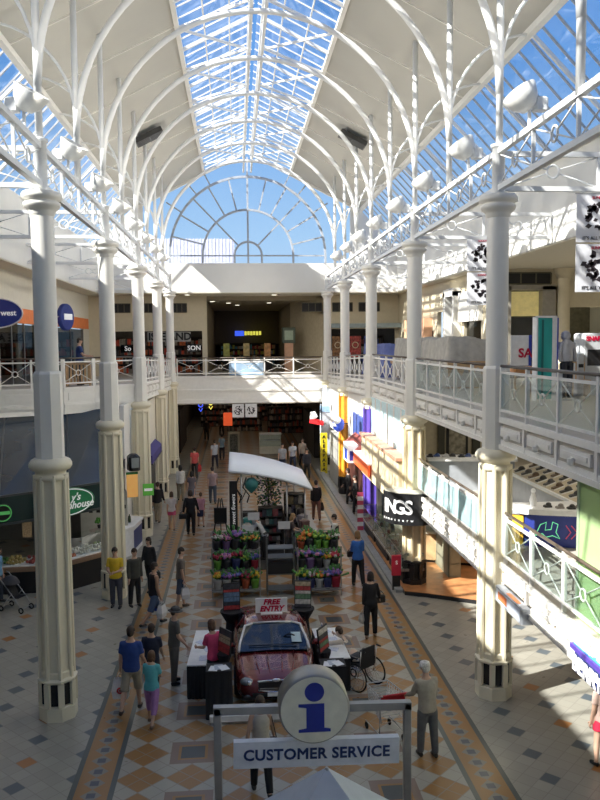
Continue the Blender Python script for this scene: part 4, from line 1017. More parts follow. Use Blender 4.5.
m = MB(); m.extr([(-.38,-.12),(.42,-.3),(.45,-.05),(.2,.05),(-.05,.12),(-.35,.1)], (-.1,.1), 'y'); m.build('red_body', mat('sign_red', (.8,.03,.04), .4, emit=.3), t); m = MB(); m.extr([(-.35,.1),(-.05,.12),(.1,.25),(-.05,.55),(-.33,.5)], (-.08,.08), 'y'); m.build('white_top', LET_W, t); m = MB(); m.tube([(.4,0,-.2),(.62,0,-.2)], .02, 6); m.build('arm', BLACKP, t)
t = thing('hanging_sign', 'blue and white cluster sign above the orange clad column', 'sign', (5.0,37.6,3.55))
m = MB(); m.lathe([(.05,-.4),(.25,-.25),(.3,0),(.25,.2),(.1,.3)], 12); m.build('blue_body', mat('sign_blue', (.05,.1,.6), .4, emit=.3), t); m = MB(); m.sphere((-.1,-.2,.2), .2, 10, 6); m.box(-.3,.05,-.25,-.1,-.1,.05); m.build('white_badge', LET_W, t); m = MB(); m.tube([(.2,0,0),(.5,0,0)], .02, 6); m.build('arm', BLACKP, t)
m = MB(); m.box(5.40,5.5,31.5,35.6,3.1,4.3); o = m.build('fascia_board', mat('blue_board', (.06,.10,.33), .5)); tag(o, 'deep blue fascia board left of the purple clad column', 'fascia')
t = thing('awning', 'red brown sloping awning beside the blue fascia board', 'awning', (5.45,31.8,0))
m = MB(); m.add([(0,0,3.5),(-.6,0,3.0),(-.6,3,3.0),(0,3,3.5)], [(0,1,2,3)]); m.add([(-.6,0,3.0),(-.6,0,2.85),(-.6,3,2.85),(-.6,3,3.0)], [(0,1,2,3)]); m.add([(0,0,3.5),(0,0,2.85),(-.6,0,2.85),(-.6,0,3.0)],[(0,1,2,3)]); m.build('canvas', mat('maroon_canvas', (.25,.06,.05), .7), t); m = MB(); m.bar((0,0,2.85),(-.6,0,2.85),.02); m.build('frame', BLACKP, t)
t = thing('box_sign', 'white and blue box sign above the red band by the purple column', 'sign', (4.86,32.6,2.85))
m = MB(); m.box(-.22,.22,-.7,.7,-.35,.4); m.build('case', LET_W, t); m = MB(); m.box(-.23,-.22,-.45,.3,-.25,.2); m.box(-.15,.15,-.71,-.7,-.25,.15); m.build('blue_logo', BLUE, t); m = MB(); m.tube([(.22,0,0),(.6,0,0)], .03, 6); m.build('arm', BLACKP, t)
t = thing('fascia_band', 'bright orange red fascia band running beside the purple column', 'fascia', (4.9,28.3,2.75))
m = MB(); m.box(-.04,.04,0,4.2,-.22,.22); m.build('red_face', mat('orange_red', (.85,.14,.04), .4, emit=.3), t); m = MB(); m.box(-.04,.55,0,4.2,.22,.3); m.build('white_top', TWHITE, t)
t = thing('banner_stand', 'narrow pink and white striped banner stand before the purple column', 'banner', (4.85,30.0,0))
m = MB()
for k in range(9): m.mi = k % 2; m.box(-.12,.12,-.01,.01,.1+k*.17,.1+(k+1)*.17)
m.build('striped_sheet', [mat('pink_stripe', (.55,.08,.14), .6), TWHITE], t); m = MB(); m.box(-.15,.15,-.12,.12,0,.06); m.build('foot', BLACKP, t)
m = MB(); m.box(5.45,5.5,32,37.5,0,2.6); o = m.build('shop_interior', mat('shop_dark_red', (.07,.02,.015), .6, var=.5, scale=1)); tag(o, 'dark red shop opening between purple and orange columns', 'shopfront')
shelf_unit('green and yellow lit shelf between orange column and yellow sign', 5.52, 39.0, PI/2, 4.0, 2.6, .3, [(.2,.5,.06),(.6,.6,.1),(.5,.5,.5),(.1,.3,.1)], mat('pale_shelf', (.4,.4,.38), .5), 4, None, 31)
# jeweller: cream bulkhead in panels, glazed counters
t = thing('shop_bulkhead', 'cream panelled bulkhead over the jewellery counters', 'bulkhead', (5.0,23.6,0))
for k in range(3):
    m = MB(); m.rbox(0,.5,k*2.37,k*2.37+2.33,2.35,3.85,.02); m.build('panel', CLADC, t)
m = MB(); m.box(-.08,.55,-.05,7.1,3.85,3.95); m.build('cornice', mat('terracotta_edge', (.55,.30,.2), .5), t)
t = thing('window_screen', 'row of pale blue translucent panels above the cream bulkhead', 'screen', (5.36,23.6,3.95))
for k in range(6):
    m = MB(); m.box(0,.04,k*1.16+.06,(k+1)*1.16-.06,0,1.42); m.build('panel', mat('pale_aqua', (.55,.72,.76), .4, emit=.1), t)
    m = MB(); m.box(-.03,.05,(k+1)*1.16-.06,(k+1)*1.16+.06,0,1.42); m.build('mullion', WHITE, t)
for i, (y0, y1) in enumerate(((23.0,25.3),(25.5,27.8),(28.0,30.3))):
    t = thing('jewellery_case', ['glass jewellery counter nearest the curved black sign','middle glass jewellery counter under the cream bulkhead','glass jewellery counter beside the purple column'][i], 'display case', (4.95,y0,0.02), 0, 'jewellery counters')
    L = y1-y0; m = MB(); m.box(.1,.7,.05,L-.05,0,.5); m.build('base', DARK, t); m = MB(); m.box(0,.75,0,L,.5,.58); m.build('ledge', mat('ledge_taupe', (.35,.30,.25), .4), t)
    m = MB(); m.box(.02,.04,0,L,.58,1.05); m.box(.02,.73,0,L,1.04,1.06); m.box(.02,.73,0,.02,.58,1.05); m.build('glass_top', GLASSP, t)
    m = MB()
    for z in (.58,1.05):
        for q in (.02, L-.02): m.bar((.03,q,z),(.73,q,z),.012)
        m.bar((.03,0,z),(.03,L,z),.012)
    m.bar((.03,.01,.58),(.03,.01,1.05),.012); m.bar((.03,L-.01,.58),(.03,L-.01,1.05),.012); m.build('frame', CHROME, t)
    ms = [mat('jewel_%d' % q, c, .25, 0) for q, c in enumerate(((.7,.66,.5),(.25,.3,.25),(.65,.65,.65),(.35,.1,.1)))]
    m = MB(); rr = random.Random(i)
    for q in range(46): m.mi = rr.randrange(4); x, y = rr.uniform(.1,.66), rr.uniform(.1,L-.1); m.box(x,x+.08,y,y+.1,.58,.58+rr.uniform(.04,.22))
    o = m.build('trinkets', ms, t); o['kind'] = 'stuff'
shelf_unit('lit jewellery wall shelf behind the glass counters', 7.0, 23.5, PI/2, 5.5, 2.2, .4, [(.5,.45,.35),(.3,.3,.3),(.6,.58,.5),(.3,.1,.1)], mat('shelf_olive', (.25,.25,.18), .5, emit=.05), 4, None, 41)
t = thing('poster_box', 'red poster box standing at the end of the jewellery counters', 'box', (4.80,22.9,.45))
m = MB(); m.box(-.14,.14,-.05,.05,0,.62); m.build('panel', mat('poster_red', (.6,.02,.06), .4), t); text('S', 'lettering', LET_W, t, (0,-.06,.4), .16); m = MB(); m.box(-.12,.12,-.04,.04,-.45,0); m.build('stand', BLACKP, t)
t = thing('curved_sign', 'curved black sign with white letters wrapped on the cream clad column', 'sign', (5.42,23.2,2.1))
m = MB(); A = [math.radians(q) for q in range(178, 282, 8)]; r1, r0 = 1.0, .5
P = [(r1*math.cos(a)*.95, r1*math.sin(a)*.9) for a in A] + [(.75,-.55),(.75,-.1),(.3,.3)]
m.prism(P, 0, .95); m.build('case', BLACKP, t)
m = MB(); m.prism([(x*.99, y*.99) for x, y in P], .95, .97); m.build('top_plate', mat('pale_top', (.6,.58,.5), .5), t)
m = MB(); m.box(.745,.76,-.55,-.1,.05,.92); m.prism([(.24,-.915),(.75,-.57),(.755,-.56),(.245,-.925)], .03, .93); m.build('end_plate', STEEL, t)
for ch, q in zip('INGS', (196,213,230,248)):
    a = R(q); text(ch, 'lettering', LET_W, t, (1.0*math.cos(a)*.97, 1.0*math.sin(a)*.92, .52), .58, rz=a+PI/2, bold=.012)
for k in range(9):
    a = R(190+k*8); text('aemosnerw'[k], 'lettering', LET_W, t, (1.0*math.cos(a)*.97, 1.0*math.sin(a)*.92, .15), .12, rz=a+PI/2)
t = thing('shop_counter', 'pale wooden angled counter on the orange wood shop floor', 'counter', (6.3,25.2,.135))
m = MB(); m.prism([(0,0),(1.5,-.7),(2.9,.5),(2.9,1.6),(0,1.2)], .1, 1.0); m.build('body', WOODL, t); m = MB(); m.prism([(.05,.05),(1.5,-.62),(2.85,.55),(2.85,1.6),(.05,1.2)], 0, .1); m.build('kick', BLACKP, t)
m = MB(); m.prism([(-.05,-.05),(1.5,-.78),(2.97,.46),(2.97,1.6),(-.05,1.25)], 1.0, 1.06); m.build('worktop', CREAM, t); m = MB(); m.prism([(.1,.1),(1.5,-.5),(2.7,.6),(2.7,1.2),(.1,1.0)], 1.06, 1.3); m.build('glass_top', GLASSP, t)
# ---- mezzanine shops
wall = MB(); wall.box(7.2, 13, 29.3, 29.5, 2.95, 5.34); struct('wall_mezzanine_back', wall, mat('warm_cream', (.58,.52,.38), .6))
m = MB(); m.box(8.1,8.95,29.22,29.28,3.1,4.4); o = thing('framed_poster', 'dark framed poster on the cream wall behind the mezzanine counter', 'poster', (0,0,0)); m.build('frame', BLACKP, o)
m = MB(); m.box(8.2,8.85,29.2,29.22,3.2,4.3); m.build('print', mat('poster_print', (.30,.28,.22), .5, var=.5, scale=6), o)
m = MB(); m.box(7.75,8.0,29.1,29.25,2.95,5.3); m.box(9.1,9.4,29.1,29.25,2.95,5.3); o = m.build('dark_pilasters', mat('dark_olive', (.05,.05,.035), .5)); tag(o, 'pair of dark pilasters flanking the framed mezzanine poster', 'pilaster')
t = thing('shop_counter', 'grey fronted mezzanine counter with pale top and dark goods', 'counter', (5.9,23.3,2.95))
m = MB(); m.prism([(.05,.1),(2.6,-.35),(2.9,.5),(.05,.9)], 0, .92); m.build('body', GREYL, t); m = MB(); m.prism([(0,.02),(2.65,-.44),(3.0,.55),(0,.98)], .92, .99); m.build('worktop', TWHITE, t)
for i in range(11):
    c = [(.02,.02,.03),(.05,.1,.3),(.6,.6,.6),(.03,.03,.03)][i % 4]; x = 6.05+i*.24; y = 23.3+.45-.05*i*.8+.12*(i % 2)
    m = MB(); m.rbox(-.1,.1,-.07,.07,0,.05,.015); m.sphere((.02,0,.05), (.08,.06,.06), 8, 4, 0); 
    tag(m.build('sunglasses_case', mat('case_%d' % (i % 4), c, .3), None, (x, y, 3.94)), 'small %s item on grey mezzanine counter, %s from the purple column side' % (['black','blue','white','dark'][i % 4], ORD[i]), 'case', 'goods on the grey counter')
t = thing('shoe_display', 'long sloping display table of small dark shoes on the mezzanine', 'display', (7.8,15.2,2.95))
m = MB(); m.extr([(0,.82),(2.3,1.5),(2.3,1.44),(0,.76)], (0,6.6), 'y'); m.build('sloping_board', mat('beige_board', (.55,.48,.36), .5), t)
MB().box(.05,2.3,.05,6.55,0,.78).build('base', mat('grey_base', (.36,.37,.40), .5), t); m = MB(); m.bar((-.02,0,.84),(-.02,6.6,.84),.035); m.build('front_rail', TWHITE, t)
for q in (.3, 1.5): MB().bar((.1,q,.8),(.1,q,2.38),.015).build('rail_post', STEEL, t)
k = 0
for r in range(4):
    for i in range(12):
        x = 8.05+r*.42; y = 15.6+i*.52; z = 2.95+.82+.296*(x-7.8)+.02; k += 1; kk = (k*7+r) % 3
        m = MB(); m.T = Matrix.Rotation(-math.atan(.296),4,'Y') @ Matrix.Rotation(PI/2+.25*math.sin(k),4,'Z'); m.rbox(-.07,.07,-.15,.15,0,.05,.015); m.sphere((0,-.06,.04), (.065,.10,.08), 8, 4, 0); m.mi = 1; m.box(-.075,.075,-.155,.155,-.02,.012)
        tag(m.build('shoe', [mat('shoe_dark_%d' % kk, [(.02,.02,.02),(.10,.06,.03),(.05,.05,.055)][kk], .4), TWHITE], None, (x, y, z)), 'small %s shoe on sloping mezzanine display, %s row, %s from near end' % (['black','brown','charcoal'][kk], ORD[r], ORD[i]), 'shoe', 'shoes on the sloping display')
t = thing('shop_counter', 'deep blue mezzanine counter with neon drawing and white curved top', 'counter', (6.45,16.7,2.96))
m = MB(); m.prism([(0,0),(1.1,-.35),(1.3,-.3),(1.3,.5),(0,.6)], 0, .74); m.build('body', mat('royal_blue', (.03,.05,.30), .4), t)
m = MB(); m.prism([(-.15,.6),(-.2,.15),(-.05,-.1),(.3,-.25),(1.1,-.5),(1.34,-.42),(1.34,.6)], .74, .86); m.build('worktop', TWHITE, t)
NG = mat('neon_green', (.2,.8,.4), .4, emit=.7); NR = mat('neon_red', (.5,.08,.15), .4, emit=.4)
f = lambda x, z: (x, -.345*x/1.1 - .02 if x <= 1.1 else -.36+.03*(x-1.1), z)
m = MB(); m.tube([f(.2,.25),f(.3,.5),f(.42,.56),f(.40,.38),f(.52,.40),f(.55,.57),f(.66,.52),f(.62,.34),f(.70,.2),f(.55,.26),f(.42,.22),f(.34,.30),f(.2,.25)], .012, 5); m.build('neon_outline', NG, t)
m = MB(); m.tube([f(.82,.5),f(.92,.35),f(.82,.2)], .014, 5); m.tube([f(.93,.5),f(1.05,.35),f(.93,.2)], .014, 5); m.build('neon_chevrons', NR, t)
t = thing('shop_counter', 'orange yellow counter panel beside the deep blue mezzanine counter', 'counter', (5.72,17.1,2.96))
m = MB(); m.prism([(0,.2),(.7,-.35),(.7,.6),(0,.7)], 0, .7); m.build('body', mat('amber_panel', (.75,.42,.04), .45), t); m = MB(); m.prism([(-.02,.15),(.71,-.39),(.71,.6),(-.02,.72)], .7, .75); m.build('worktop', GREYL, t)
t = thing('vase', 'white figurine vase on the white curved mezzanine counter', 'vase', (6.72,16.95,3.82)); MB().lathe([(.07,0),(.09,.12),(.06,.22),(.04,.28)], 12).build('body', TWHITE, t); MB().sphere((0,0,.34), .06, 10, 6).build('head', TWHITE, t)
for i, (x, y) in enumerate(((6.98,16.75),(7.2,16.6),(7.42,16.5),(7.66,16.6))):
    m = MB(); m.rbox(-.09,.09,-.07,.07,0,.05,.02); m.sphere((.02,0,.05), (.07,.06,.06), 8, 4, 0); tag(m.build('handbag', mat('bag_%d' % (i%2), [(.03,.03,.03),(.25,.22,.2)][i%2], .4), None, (x,y,3.82)), ['black clutch bag nearest the white vase on the curved counter','grey clutch bag second from the white vase','black clutch bag third from the white vase','grey clutch bag farthest from the white vase'][i], 'bag', 'bags on the curved counter')
t = thing('balloon', 'round blue balloon beside the nearest right column on the mezzanine', 'balloon', (6.75,19.5,4.1)); MB().sphere((0,0,0), (.17,.17,.2), 14, 10).build('bulb', mat('balloon_blue', (.05,.3,.75), .3), t); MB().tube([(0,0,-.2),(.02,0,-.6),(0,0,-1.13)], .004, 4).build('string', TWHITE, t)
t = thing('glass_wall', 'tall translucent green glass wall at the near end of the mezzanine', 'glass wall', (5.62,8.5,2.96))
for k in range(2): MB().box(0,.03,k*1.85+.03,(k+1)*1.85-.03,0,2.38).build('pane', GLASSG, t)
MB().box(-.02,.05,3.66,3.74,0,2.4).build('frame', mat('green_frame', (.35,.42,.3), .4), t)
t = thing('lightbox_sign', 'small grey lightbox with orange and white face on the mezzanine edge', 'sign', (5.42,13.85,2.22))
MB().rbox(-.12,.12,0,1.5,0,.32,.02).build('case', GREYL, t); m = MB(); m.box(-.125,-.12,.1,1.4,.04,.28); m.build('face', mat('pale_face', (.55,.6,.7), .4, emit=.1, var=.3, scale=3), t); m = MB(); m.box(-.13,-.125,.8,1.3,.08,.24); m.box(-.1,-.02,.3,.9,.32,.33); m.build('orange_mark', mat('orange_mark', (.75,.22,.08), .5), t)
t = thing('fascia_sign', 'purple and blue sign with white letters hung on the mezzanine edge', 'sign', (5.55,10.35,2.15))
m = MB(); m.box(-.16,.02,-.6,1.6,.42,.5); m.mi = 1; m.box(-.12,.02,-.6,1.55,.5,.52); m.build('top_tray', [PURP, mat('sky_panel', (.06,.38,.72), .35)], t); MB().box(-.1,-.05,-.6,1.55,.04,.42).build('backing', NAVY, t)
text('BERRY', 'lettering', LET_W, t, (-.13,1.05,.2), .36, rz=-PI/2, bold=.012); text('WI', 'lettering', LET_W, t, (-.13,.0,.2), .36, rz=-PI/2, bold=.012)
# ---- upper level, right
for (n_, lab, x, y, ms_, rz, L, cm) in (('covered_stall', 'long market stall covered in a grey dust sheet on the right walkway', 6.9, 25.0, 0, 0, 9.0, (.40,.38,.34)), ('covered_stall', 'shorter stall covered in a blue checked sheet on the right walkway', 6.9, 36.0, 0, 0, 6.2, (.12,.15,.36))):
    t = thing(n_, lab, 'stall', (x,y,zdeck(y)-(.12 if y > 31 else 0)), rz)
    m = MB(); nx, ny = 14, 28; W = 1.9; rr = random.Random(int(y)); vs = []; H = 1.62
    for j in range(ny+1):
        for i in range(nx+1):
            u, v = i/nx, j/ny; e = min(u, 1-u)*W; f_ = min(v, 1-v)*L; dd = min(e, f_)
            z = H*min(1, .25+dd/.12) if dd < .09 else H+.06*math.sin(v*9+u*5)+.05*math.sin(v*23)
            if dd < 1e-6: z = .05
            k_ = .05*math.sin(v*40+u*30) if dd < .2 else 0
            vs.append((u*W+k_*(1 if u > .5 else -1)*(e < .2), v*L+k_*(f_ < .2), z+rr.uniform(-.015,.015)))
    m.add(vs, [(j*(nx+1)+i, j*(nx+1)+i+1, (j+1)*(nx+1)+i+1, (j+1)*(nx+1)+i) for j in range(ny) for i in range(nx)], True)
    m.build('dust_sheet', mat('sheet_%d' % int(y), cm, .8, var=.18, scale=4, bump=.3), t)
    MB().box(.1,W-.1,.1,L-.1,0,.9).build('stall_table', WOODL, t)
t = thing('display_stand', 'tall teal and white display panel on the right walkway', 'panel', (7.78,19.5,6.0))
MB().box(-.03,.0,-.05,.25,0,2.18).build('side_white', TWHITE, t); MB().box(.03,.40,0,.03,.05,2.15).build('teal_face', mat('teal', (.02,.40,.36), .4, var=.15, scale=2), t); MB().box(.12,.17,-.02,.0,.1,2.1).build('dark_edge', mat('teal_dark', (.01,.15,.14), .4), t)
MB().box(.40,.52,-.02,.06,0,2.2).build('frame', TWHITE, t); MB().box(.52,.56,-.02,.2,0,2.15).build('blue_edge', BLUE, t); MB().box(-.03,.52,-.03,.06,2.15,2.2).build('top_rail', TWHITE, t)
t = thing('mannequin', 'headless mannequin in a pale grey hooded top and dark trousers', 'mannequin', (8.62,19.6,6.0), .3)
m = MB()
for sx in (-1,1): m.tube([(sx*.09,0,.06),(sx*.1,.0,.5),(sx*.1,0,.98)], [.06,.075,.1], 10)
m.lathe([(.12,.9),(.17,1.0),(.155,1.1)], 12, sy=.7); m.build('trousers', mat('charcoal_cloth', (.04,.04,.045), .8), t)
m = MB(); m.lathe([(.17,1.02),(.185,1.1),(.17,1.25),(.20,1.42),(.19,1.5),(.09,1.58),(.06,1.62)], 14, sy=.68)
for sx in (-1,1): m.tube([(sx*.17,0,1.5),(sx*.25,.02,1.25),(sx*.23,-.06,1.02)], [.075,.062,.05], 10)
m.sphere((0,.05,1.68), (.13,.13,.14), 12, 8); m.build('hooded_top', mat('pale_hoodie', (.52,.52,.55), .8), t); MB().lathe([(.16,0),(.16,.02),(.02,.03),(.02,.1)], 14).build('stand', STEEL, t)
t = thing('sale_poster', 'white poster with red letters leaning behind the teal panel', 'sign', (8.15,21.6,6.0), 0)
MB().box(-.3,.3,0,.03,.85,1.72).build('board', TWHITE, t); text('SA', 'lettering', LET_R, t, (.12,-.01,1.2), .36, bold=.01); MB().bar((-.25,.02,0),(-.25,.02,.86),.015).build('leg', STEEL, t); MB().bar((.25,.02,0),(.25,.02,.86),.015).build('leg', STEEL, t); MB().box(.22,.3,-.01,0,.85,1.72).build('blue_stripe', BLUE, t)
t = thing('low_table', 'orange wooden tub table on walkway beside the teal panel', 'table', (7.82,20.6,6.0))
MB().rbox(-.35,.35,-.3,.3,.68,.86,.04).build('tabletop', mat('orange_wood', (.62,.28,.10), .4, var=.2), t)
for sx in (-1,1):
    for sy in (-1,1): MB().bar((sx*.3,sy*.25,0),(sx*.3,sy*.25,.7),.025).build('leg', WOODL, t)
t = thing('slatted_seat', 'small pale wooden slatted seat back beside the mannequin', 'seat', (9.5,21.0,6.0))
m = MB(); m.box(-.25,.25,0,.04,.93,1.0); [m.box(-.22+k*.11,-.17+k*.11,0,.03,.45,.93) for k in range(5)]; m.build('backrest', WOODL, t); MB().box(-.27,.27,-.4,.05,.42,.47).build('seat', WOODL, t)
for sx in (-1,1): MB().box(sx*.24-.02,sx*.24+.02,-.38,.04,0,.43).build('leg', WOODL, t)
t = thing('photo_kiosk', 'pale grey photo machine with red heading beside the slatted seat', 'kiosk', (9.98,21.0,6.0))
MB().rbox(-.25,.5,0,.7,0,1.76,.04).build('cabinet', mat('pale_grey', (.50,.52,.54), .4), t); MB().box(-.15,.4,-.01,0,.85,1.3).build('screen', DARK, t); text('SNAP', 'lettering', LET_R, t, (.02,-.01,1.6), .17, bold=.008); MB().rbox(-.45,-.25,-.05,.6,.0,1.2,.03).build('side_box', mat('pale_grey', (.5,.52,.54)), t); MB().box(-.42,-.28,-.06,-.05,.8,.9).build('slot', DARK, t)
t = thing('engaged_column', 'round beige column with plain capital on the upper right wall', 'column', (13.35,30.75,6.0), kind='thing')
MB().lathe([(.3,0),(.26,.1),(.25,4.1)], 20).build('shaft', WALLC, t); MB().lathe([(.26,4.05),(.30,4.1),(.30,4.15),(.33,4.2),(.40,4.3),(.40,4.45)], 20).build('capital', WALLC, t)
for i, (x0, x1) in enumerate(((11.0,12.9),(14.1,15.8))):
    t = thing('vent_grille', ['dark vent grille above the lit shop portal on the upper right wall','dark vent grille beside the beige round column'][i], 'vent', (0,30.96,0)); MB().box(x0,x1,0,.03,9.85,10.3).build('recess', DARK, t)
    m = MB(); [m.box(x0+k*(x1-x0)/3-.03,x0+k*(x1-x0)/3+.03,-.02,.0,9.85,10.3) for k in range(4)]; m.box(x0,x1,-.02,0,9.82,9.87); m.box(x0,x1,-.02,0,10.28,10.33); m.build('bars', mat('olive_frame', (.12,.11,.07), .5), t)
t = thing('shop_portal', 'grey framed shop portal with glowing yellow bulkhead, upper right', 'shopfront', (0,0,0))
GREYF = mat('taupe_frame', (.30,.28,.24), .5)
MB().box(10.85,11.15,30.7,31.2,6,9.75).build('jamb', GREYF, t); MB().box(12.45,13.0,30.7,31.2,6,9.75).build('jamb', GREYF, t); MB().box(10.85,13.0,30.7,31.2,9.6,9.8).build('lintel', GREYF, t)
MB().box(11.15,12.45,31.1,31.18,8.55,9.55).build('bulkhead', mat('lit_cream', (.72,.60,.25), .5, emit=.25), t); MB().box(11.15,12.45,31.12,31.16,6,8.5).build('glass', GLASSD, t)
t = thing('shop_portal', 'white framed portal jutting from the upper right wall', 'shopfront', (0,0,0))
MB().box(9.85,10.2,34.5,34.75,6,9.8).build('jamb', PLAST, t); MB().box(9.85,10.2,36.0,36.3,5.9,9.8).build('jamb', PLAST, t); MB().box(9.85,10.2,34.5,36.3,9.6,9.95).build('lintel', PLAST, t); MB().box(10.3,10.34,34.75,36.0,5.9,9.6).build('glass', GLASSD, t)
t = thing('shop_fascia', 'white plain shop fascia along the upper right wall', 'fascia', (0,0,0)); MB().box(10.0,10.2,31.4,34.3,8.4,9.7).build('board', PLAST, t); MB().box(10.32,10.36,31.6,34.0,5.9,8.4).build('glass', GLASSD, t)
t = thing('shop_fascia', 'peach box fascia at the far end of the upper right wall', 'fascia', (0,0,0)); MB().box(9.75,10.2,39.6,44.3,7.6,8.75).build('board', mat('peach_board', (.72,.42,.26), .5), t); MB().box(9.74,9.75,42.5,43.5,7.8,8.5).build('dark_emblem', mat('dark_red', (.12,.03,.02), .5), t)
# hanging leaf banners
def leaf_banner(label, x, y, z1, seed):
    t = thing('hanging_banner', label, 'banner', (x,y,z1), 0)
    for k in range(2):
        z0 = -1.23*(k+1)+.03
        p = MB().box(0,1.12,0,.012,z0,z0+1.19).build('sheet', mat('banner_white', (.70,.71,.76), .6, var=.03), t)
        m = MB(); m.at(.56,0,z0+.63); flower_art(m, 1.05, .95, -.006, seed+k, 34); m.T = None; m.build('leaf_print', INK, p)
        text('SUNNY', 'lettering', LET_R, p, (.56,-.008,z0+1.09), .10); text("IT'S ALL YOURS", 'lettering', LET_K, p, (.56,-.008,z0+.10), .115)
    MB().bar((-.03,.006,.0),(1.15,.006,.0),.015).build('rod', STEEL, t)
    return t
leaf_banner('white banner with dark leaf prints behind nearest right column', 8.50, 28.0, 11.3, 50)
leaf_banner('white banner with dark leaf prints hung above the pale grey photo machine', 8.50, 18.9, 11.2, 60)
# ---- upper level, left
t = thing('shop_sign', 'navy oval shop sign with white words at the far left edge', 'sign', (-8.15,27.5,8.66))
m = MB(); m.lathe([(.01,-.06),(.86,-.06),(.9,-.03),(.9,.04)], 36, sy=.56); o = m.build('oval_board', mat('sign_navy', (.015,.03,.17), .4, emit=.2), t); o.rotation_euler = (PI/2,0,0)
m = MB(); m.tube([(.9*math.cos(2*PI*i/36), .504*math.sin(2*PI*i/36), .05) for i in range(36)], .025, 5, closed=True); o = m.build('rim', TWHITE, t); o.rotation_euler = (PI/2,0,0)
text('jeans west', 'lettering', LET_W, t, (.12,-.06,.0), .27, bold=.006); MB().bar((-.6,.05,0),(-.6,.05,.0001+.9),.02).build('bracket', STEEL, t)
t = thing('shop_sign', 'navy disc sign projecting from the orange fascia', 'sign', (-8.3,39.2,8.9), 1.27)
m = MB(); m.lathe([(.01,-.12),(.62,-.12),(.66,-.08),(.66,.08),(.62,.12)], 32); o = m.build('disc', MATS['sign_navy'], t); o.rotation_euler = (PI/2,0,0); MB().box(-.35,.42,-.14,-.12,-.13,.16).build('white_mark', LET_W, t); MB().tube([(-.6,0,0),(-.9,0,0)], .03, 6).build('arm', STEEL, t)
t = thing('wooden_rack', 'wooden slatted rack standing behind the left walkway railing', 'rack', (-6.3,29.6,6.0))
m = MB(); [m.box(k*.13,k*.13+.07,0,.04,.12,.85) for k in range(7)]; m.build('slats', WOODL, t); m = MB(); m.box(-.03,.88,-.02,.06,.8,.88); m.box(-.03,.88,-.02,.06,.08,.15); m.build('rails', WOODL, t); [MB().box(q-.025,q+.025,-.02,.3,0,.88).build('leg', WOODL, t) for q in (0,.85)]
for i, y in enumerate((26.5,31,35,40,44)):
    t = thing('clothes_rack', 'clothes rack inside the orange banded shop, %s from the near end' % ORD[i], 'rack', (-10.6,y,5.9), PI/2, 'clothes racks in the left shop')
    m = MB(); m.tube([(0,0,0),(0,0,1.5),(1.8,0,1.5),(1.8,0,0)], .02, 6); m.bar((0,-.25,.02),(0,.25,.02),.02); m.bar((1.8,-.25,.02),(1.8,.25,.02),.02); m.build('frame', CHROME, t)
    rr = random.Random(i); m = MB()
    cs = [(.05,.07,.2),(.3,.1,.04),(.5,.48,.45),(.03,.03,.04),(.45,.2,.05)]; ms = [mat('garment_%d' % q, c, .8) for q, c in enumerate(cs)]
    for k in range(16): m.mi = rr.randrange(5); x = .1+k*.105; m.extr([(-.2,.55),(.2,.55),(.22,1.25),(.05,1.46),(-.05,1.46),(-.22,1.25)], (x,x+.06), 'x')
    o = m.build('garments', ms, t); o['kind'] = 'stuff'
for i, (y0, y1) in enumerate(((25,29.5),(30,35.5),(36,46.5))):
    t = thing('shop_window', ['dark shop window under the oval sign','dark shop window nearest the blue shirted man upstairs','long dark shop window before the far wall'][i], 'shopfront', (-8.9,y0,5.6)); n = 3
    MB().box(0,.03,0,y1-y0,0.1,2.8).build('glass', GLASSD, t)
    m = MB(); [m.box(-.02,.05,k*(y1-y0)/n-.04,k*(y1-y0)/n+.04,0,2.85) for k in range(n+1)]; m.build('mullions', STEEL, t)
# far walls: vents, shop windows, letters
for i, (x0, x1) in enumerate(((-7.4,-6.3),(-5.45,-4.75),(-3.8,-2.9),(4.15,5.4),(6.05,7.3),(7.7,9.0))):
    t = thing('vent_grille', 'dark vent grille high on the far %s wall, %s from the left' % ('left' if x0 < 0 else 'right', ORD[i % 3]), 'vent', (0,47.97 if x0 < 5 else 47.97,0), 0, 'far wall vents')
    y = -.0
    MB().box(x0,x1,0,.03,9.45,9.95).build('recess', DARK, t); m = MB(); n = 3; [m.box(x0+k*(x1-x0)/n-.02,x0+k*(x1-x0)/n+.02,-.03,0,9.43,9.97) for k in range(n+1)]; m.box(x0,x1,-.03,0,9.41,9.46); m.box(x0,x1,-.03,0,9.94,9.99); m.build('bars', mat('dark_bar', (.10,.09,.06), .5), t)
t = thing('shop_sign', 'grey board with dark letters on the far left wall', 'sign', (-3.7,47.9,7.95))
MB().box(-1.6,1.0,0,.08,-.3,.3).build('board', mat('grey_board', (.30,.30,.28), .5), t); text('ISLE AND', 'lettering', LET_K, t, (-.25,-.02,0), .62, bold=.02)
for i, (x, w_) in enumerate(((-6.5,'So'),(-2.5,'SON'))):
    t = thing('window_lettering', ['white letters So on the far left shop window','white letters SON on the far left shop window'][i], 'lettering', (x,47.95,7.25)); text(w_, 'lettering', LET_W, t, (0,0,0), .40, bold=.006)
    MB().box(-.42,.42,.03,.04,-.25,.25).build('window_film', GLASSD, t)
shelf_unit('red lit shop shelf behind the far left shop window', -8.0, 51.6, 0, 6.0, 2.4, .5, [(.5,.06,.03),(.1,.05,.04),(.3,.28,.25),(.05,.05,.06),(.6,.15,.05)], DARKW, 4, None, 51).location.z = 5.6
shelf_unit('dim shop shelf behind the far right shop windows', 5.8, 51.6, 0, 4.2, 2.4, .5, [(.3,.3,.3),(.2,.05,.05),(.1,.08,.04),(.05,.05,.06),(.05,.08,.25)], DARKW, 4, None, 52).location.z = 5.6
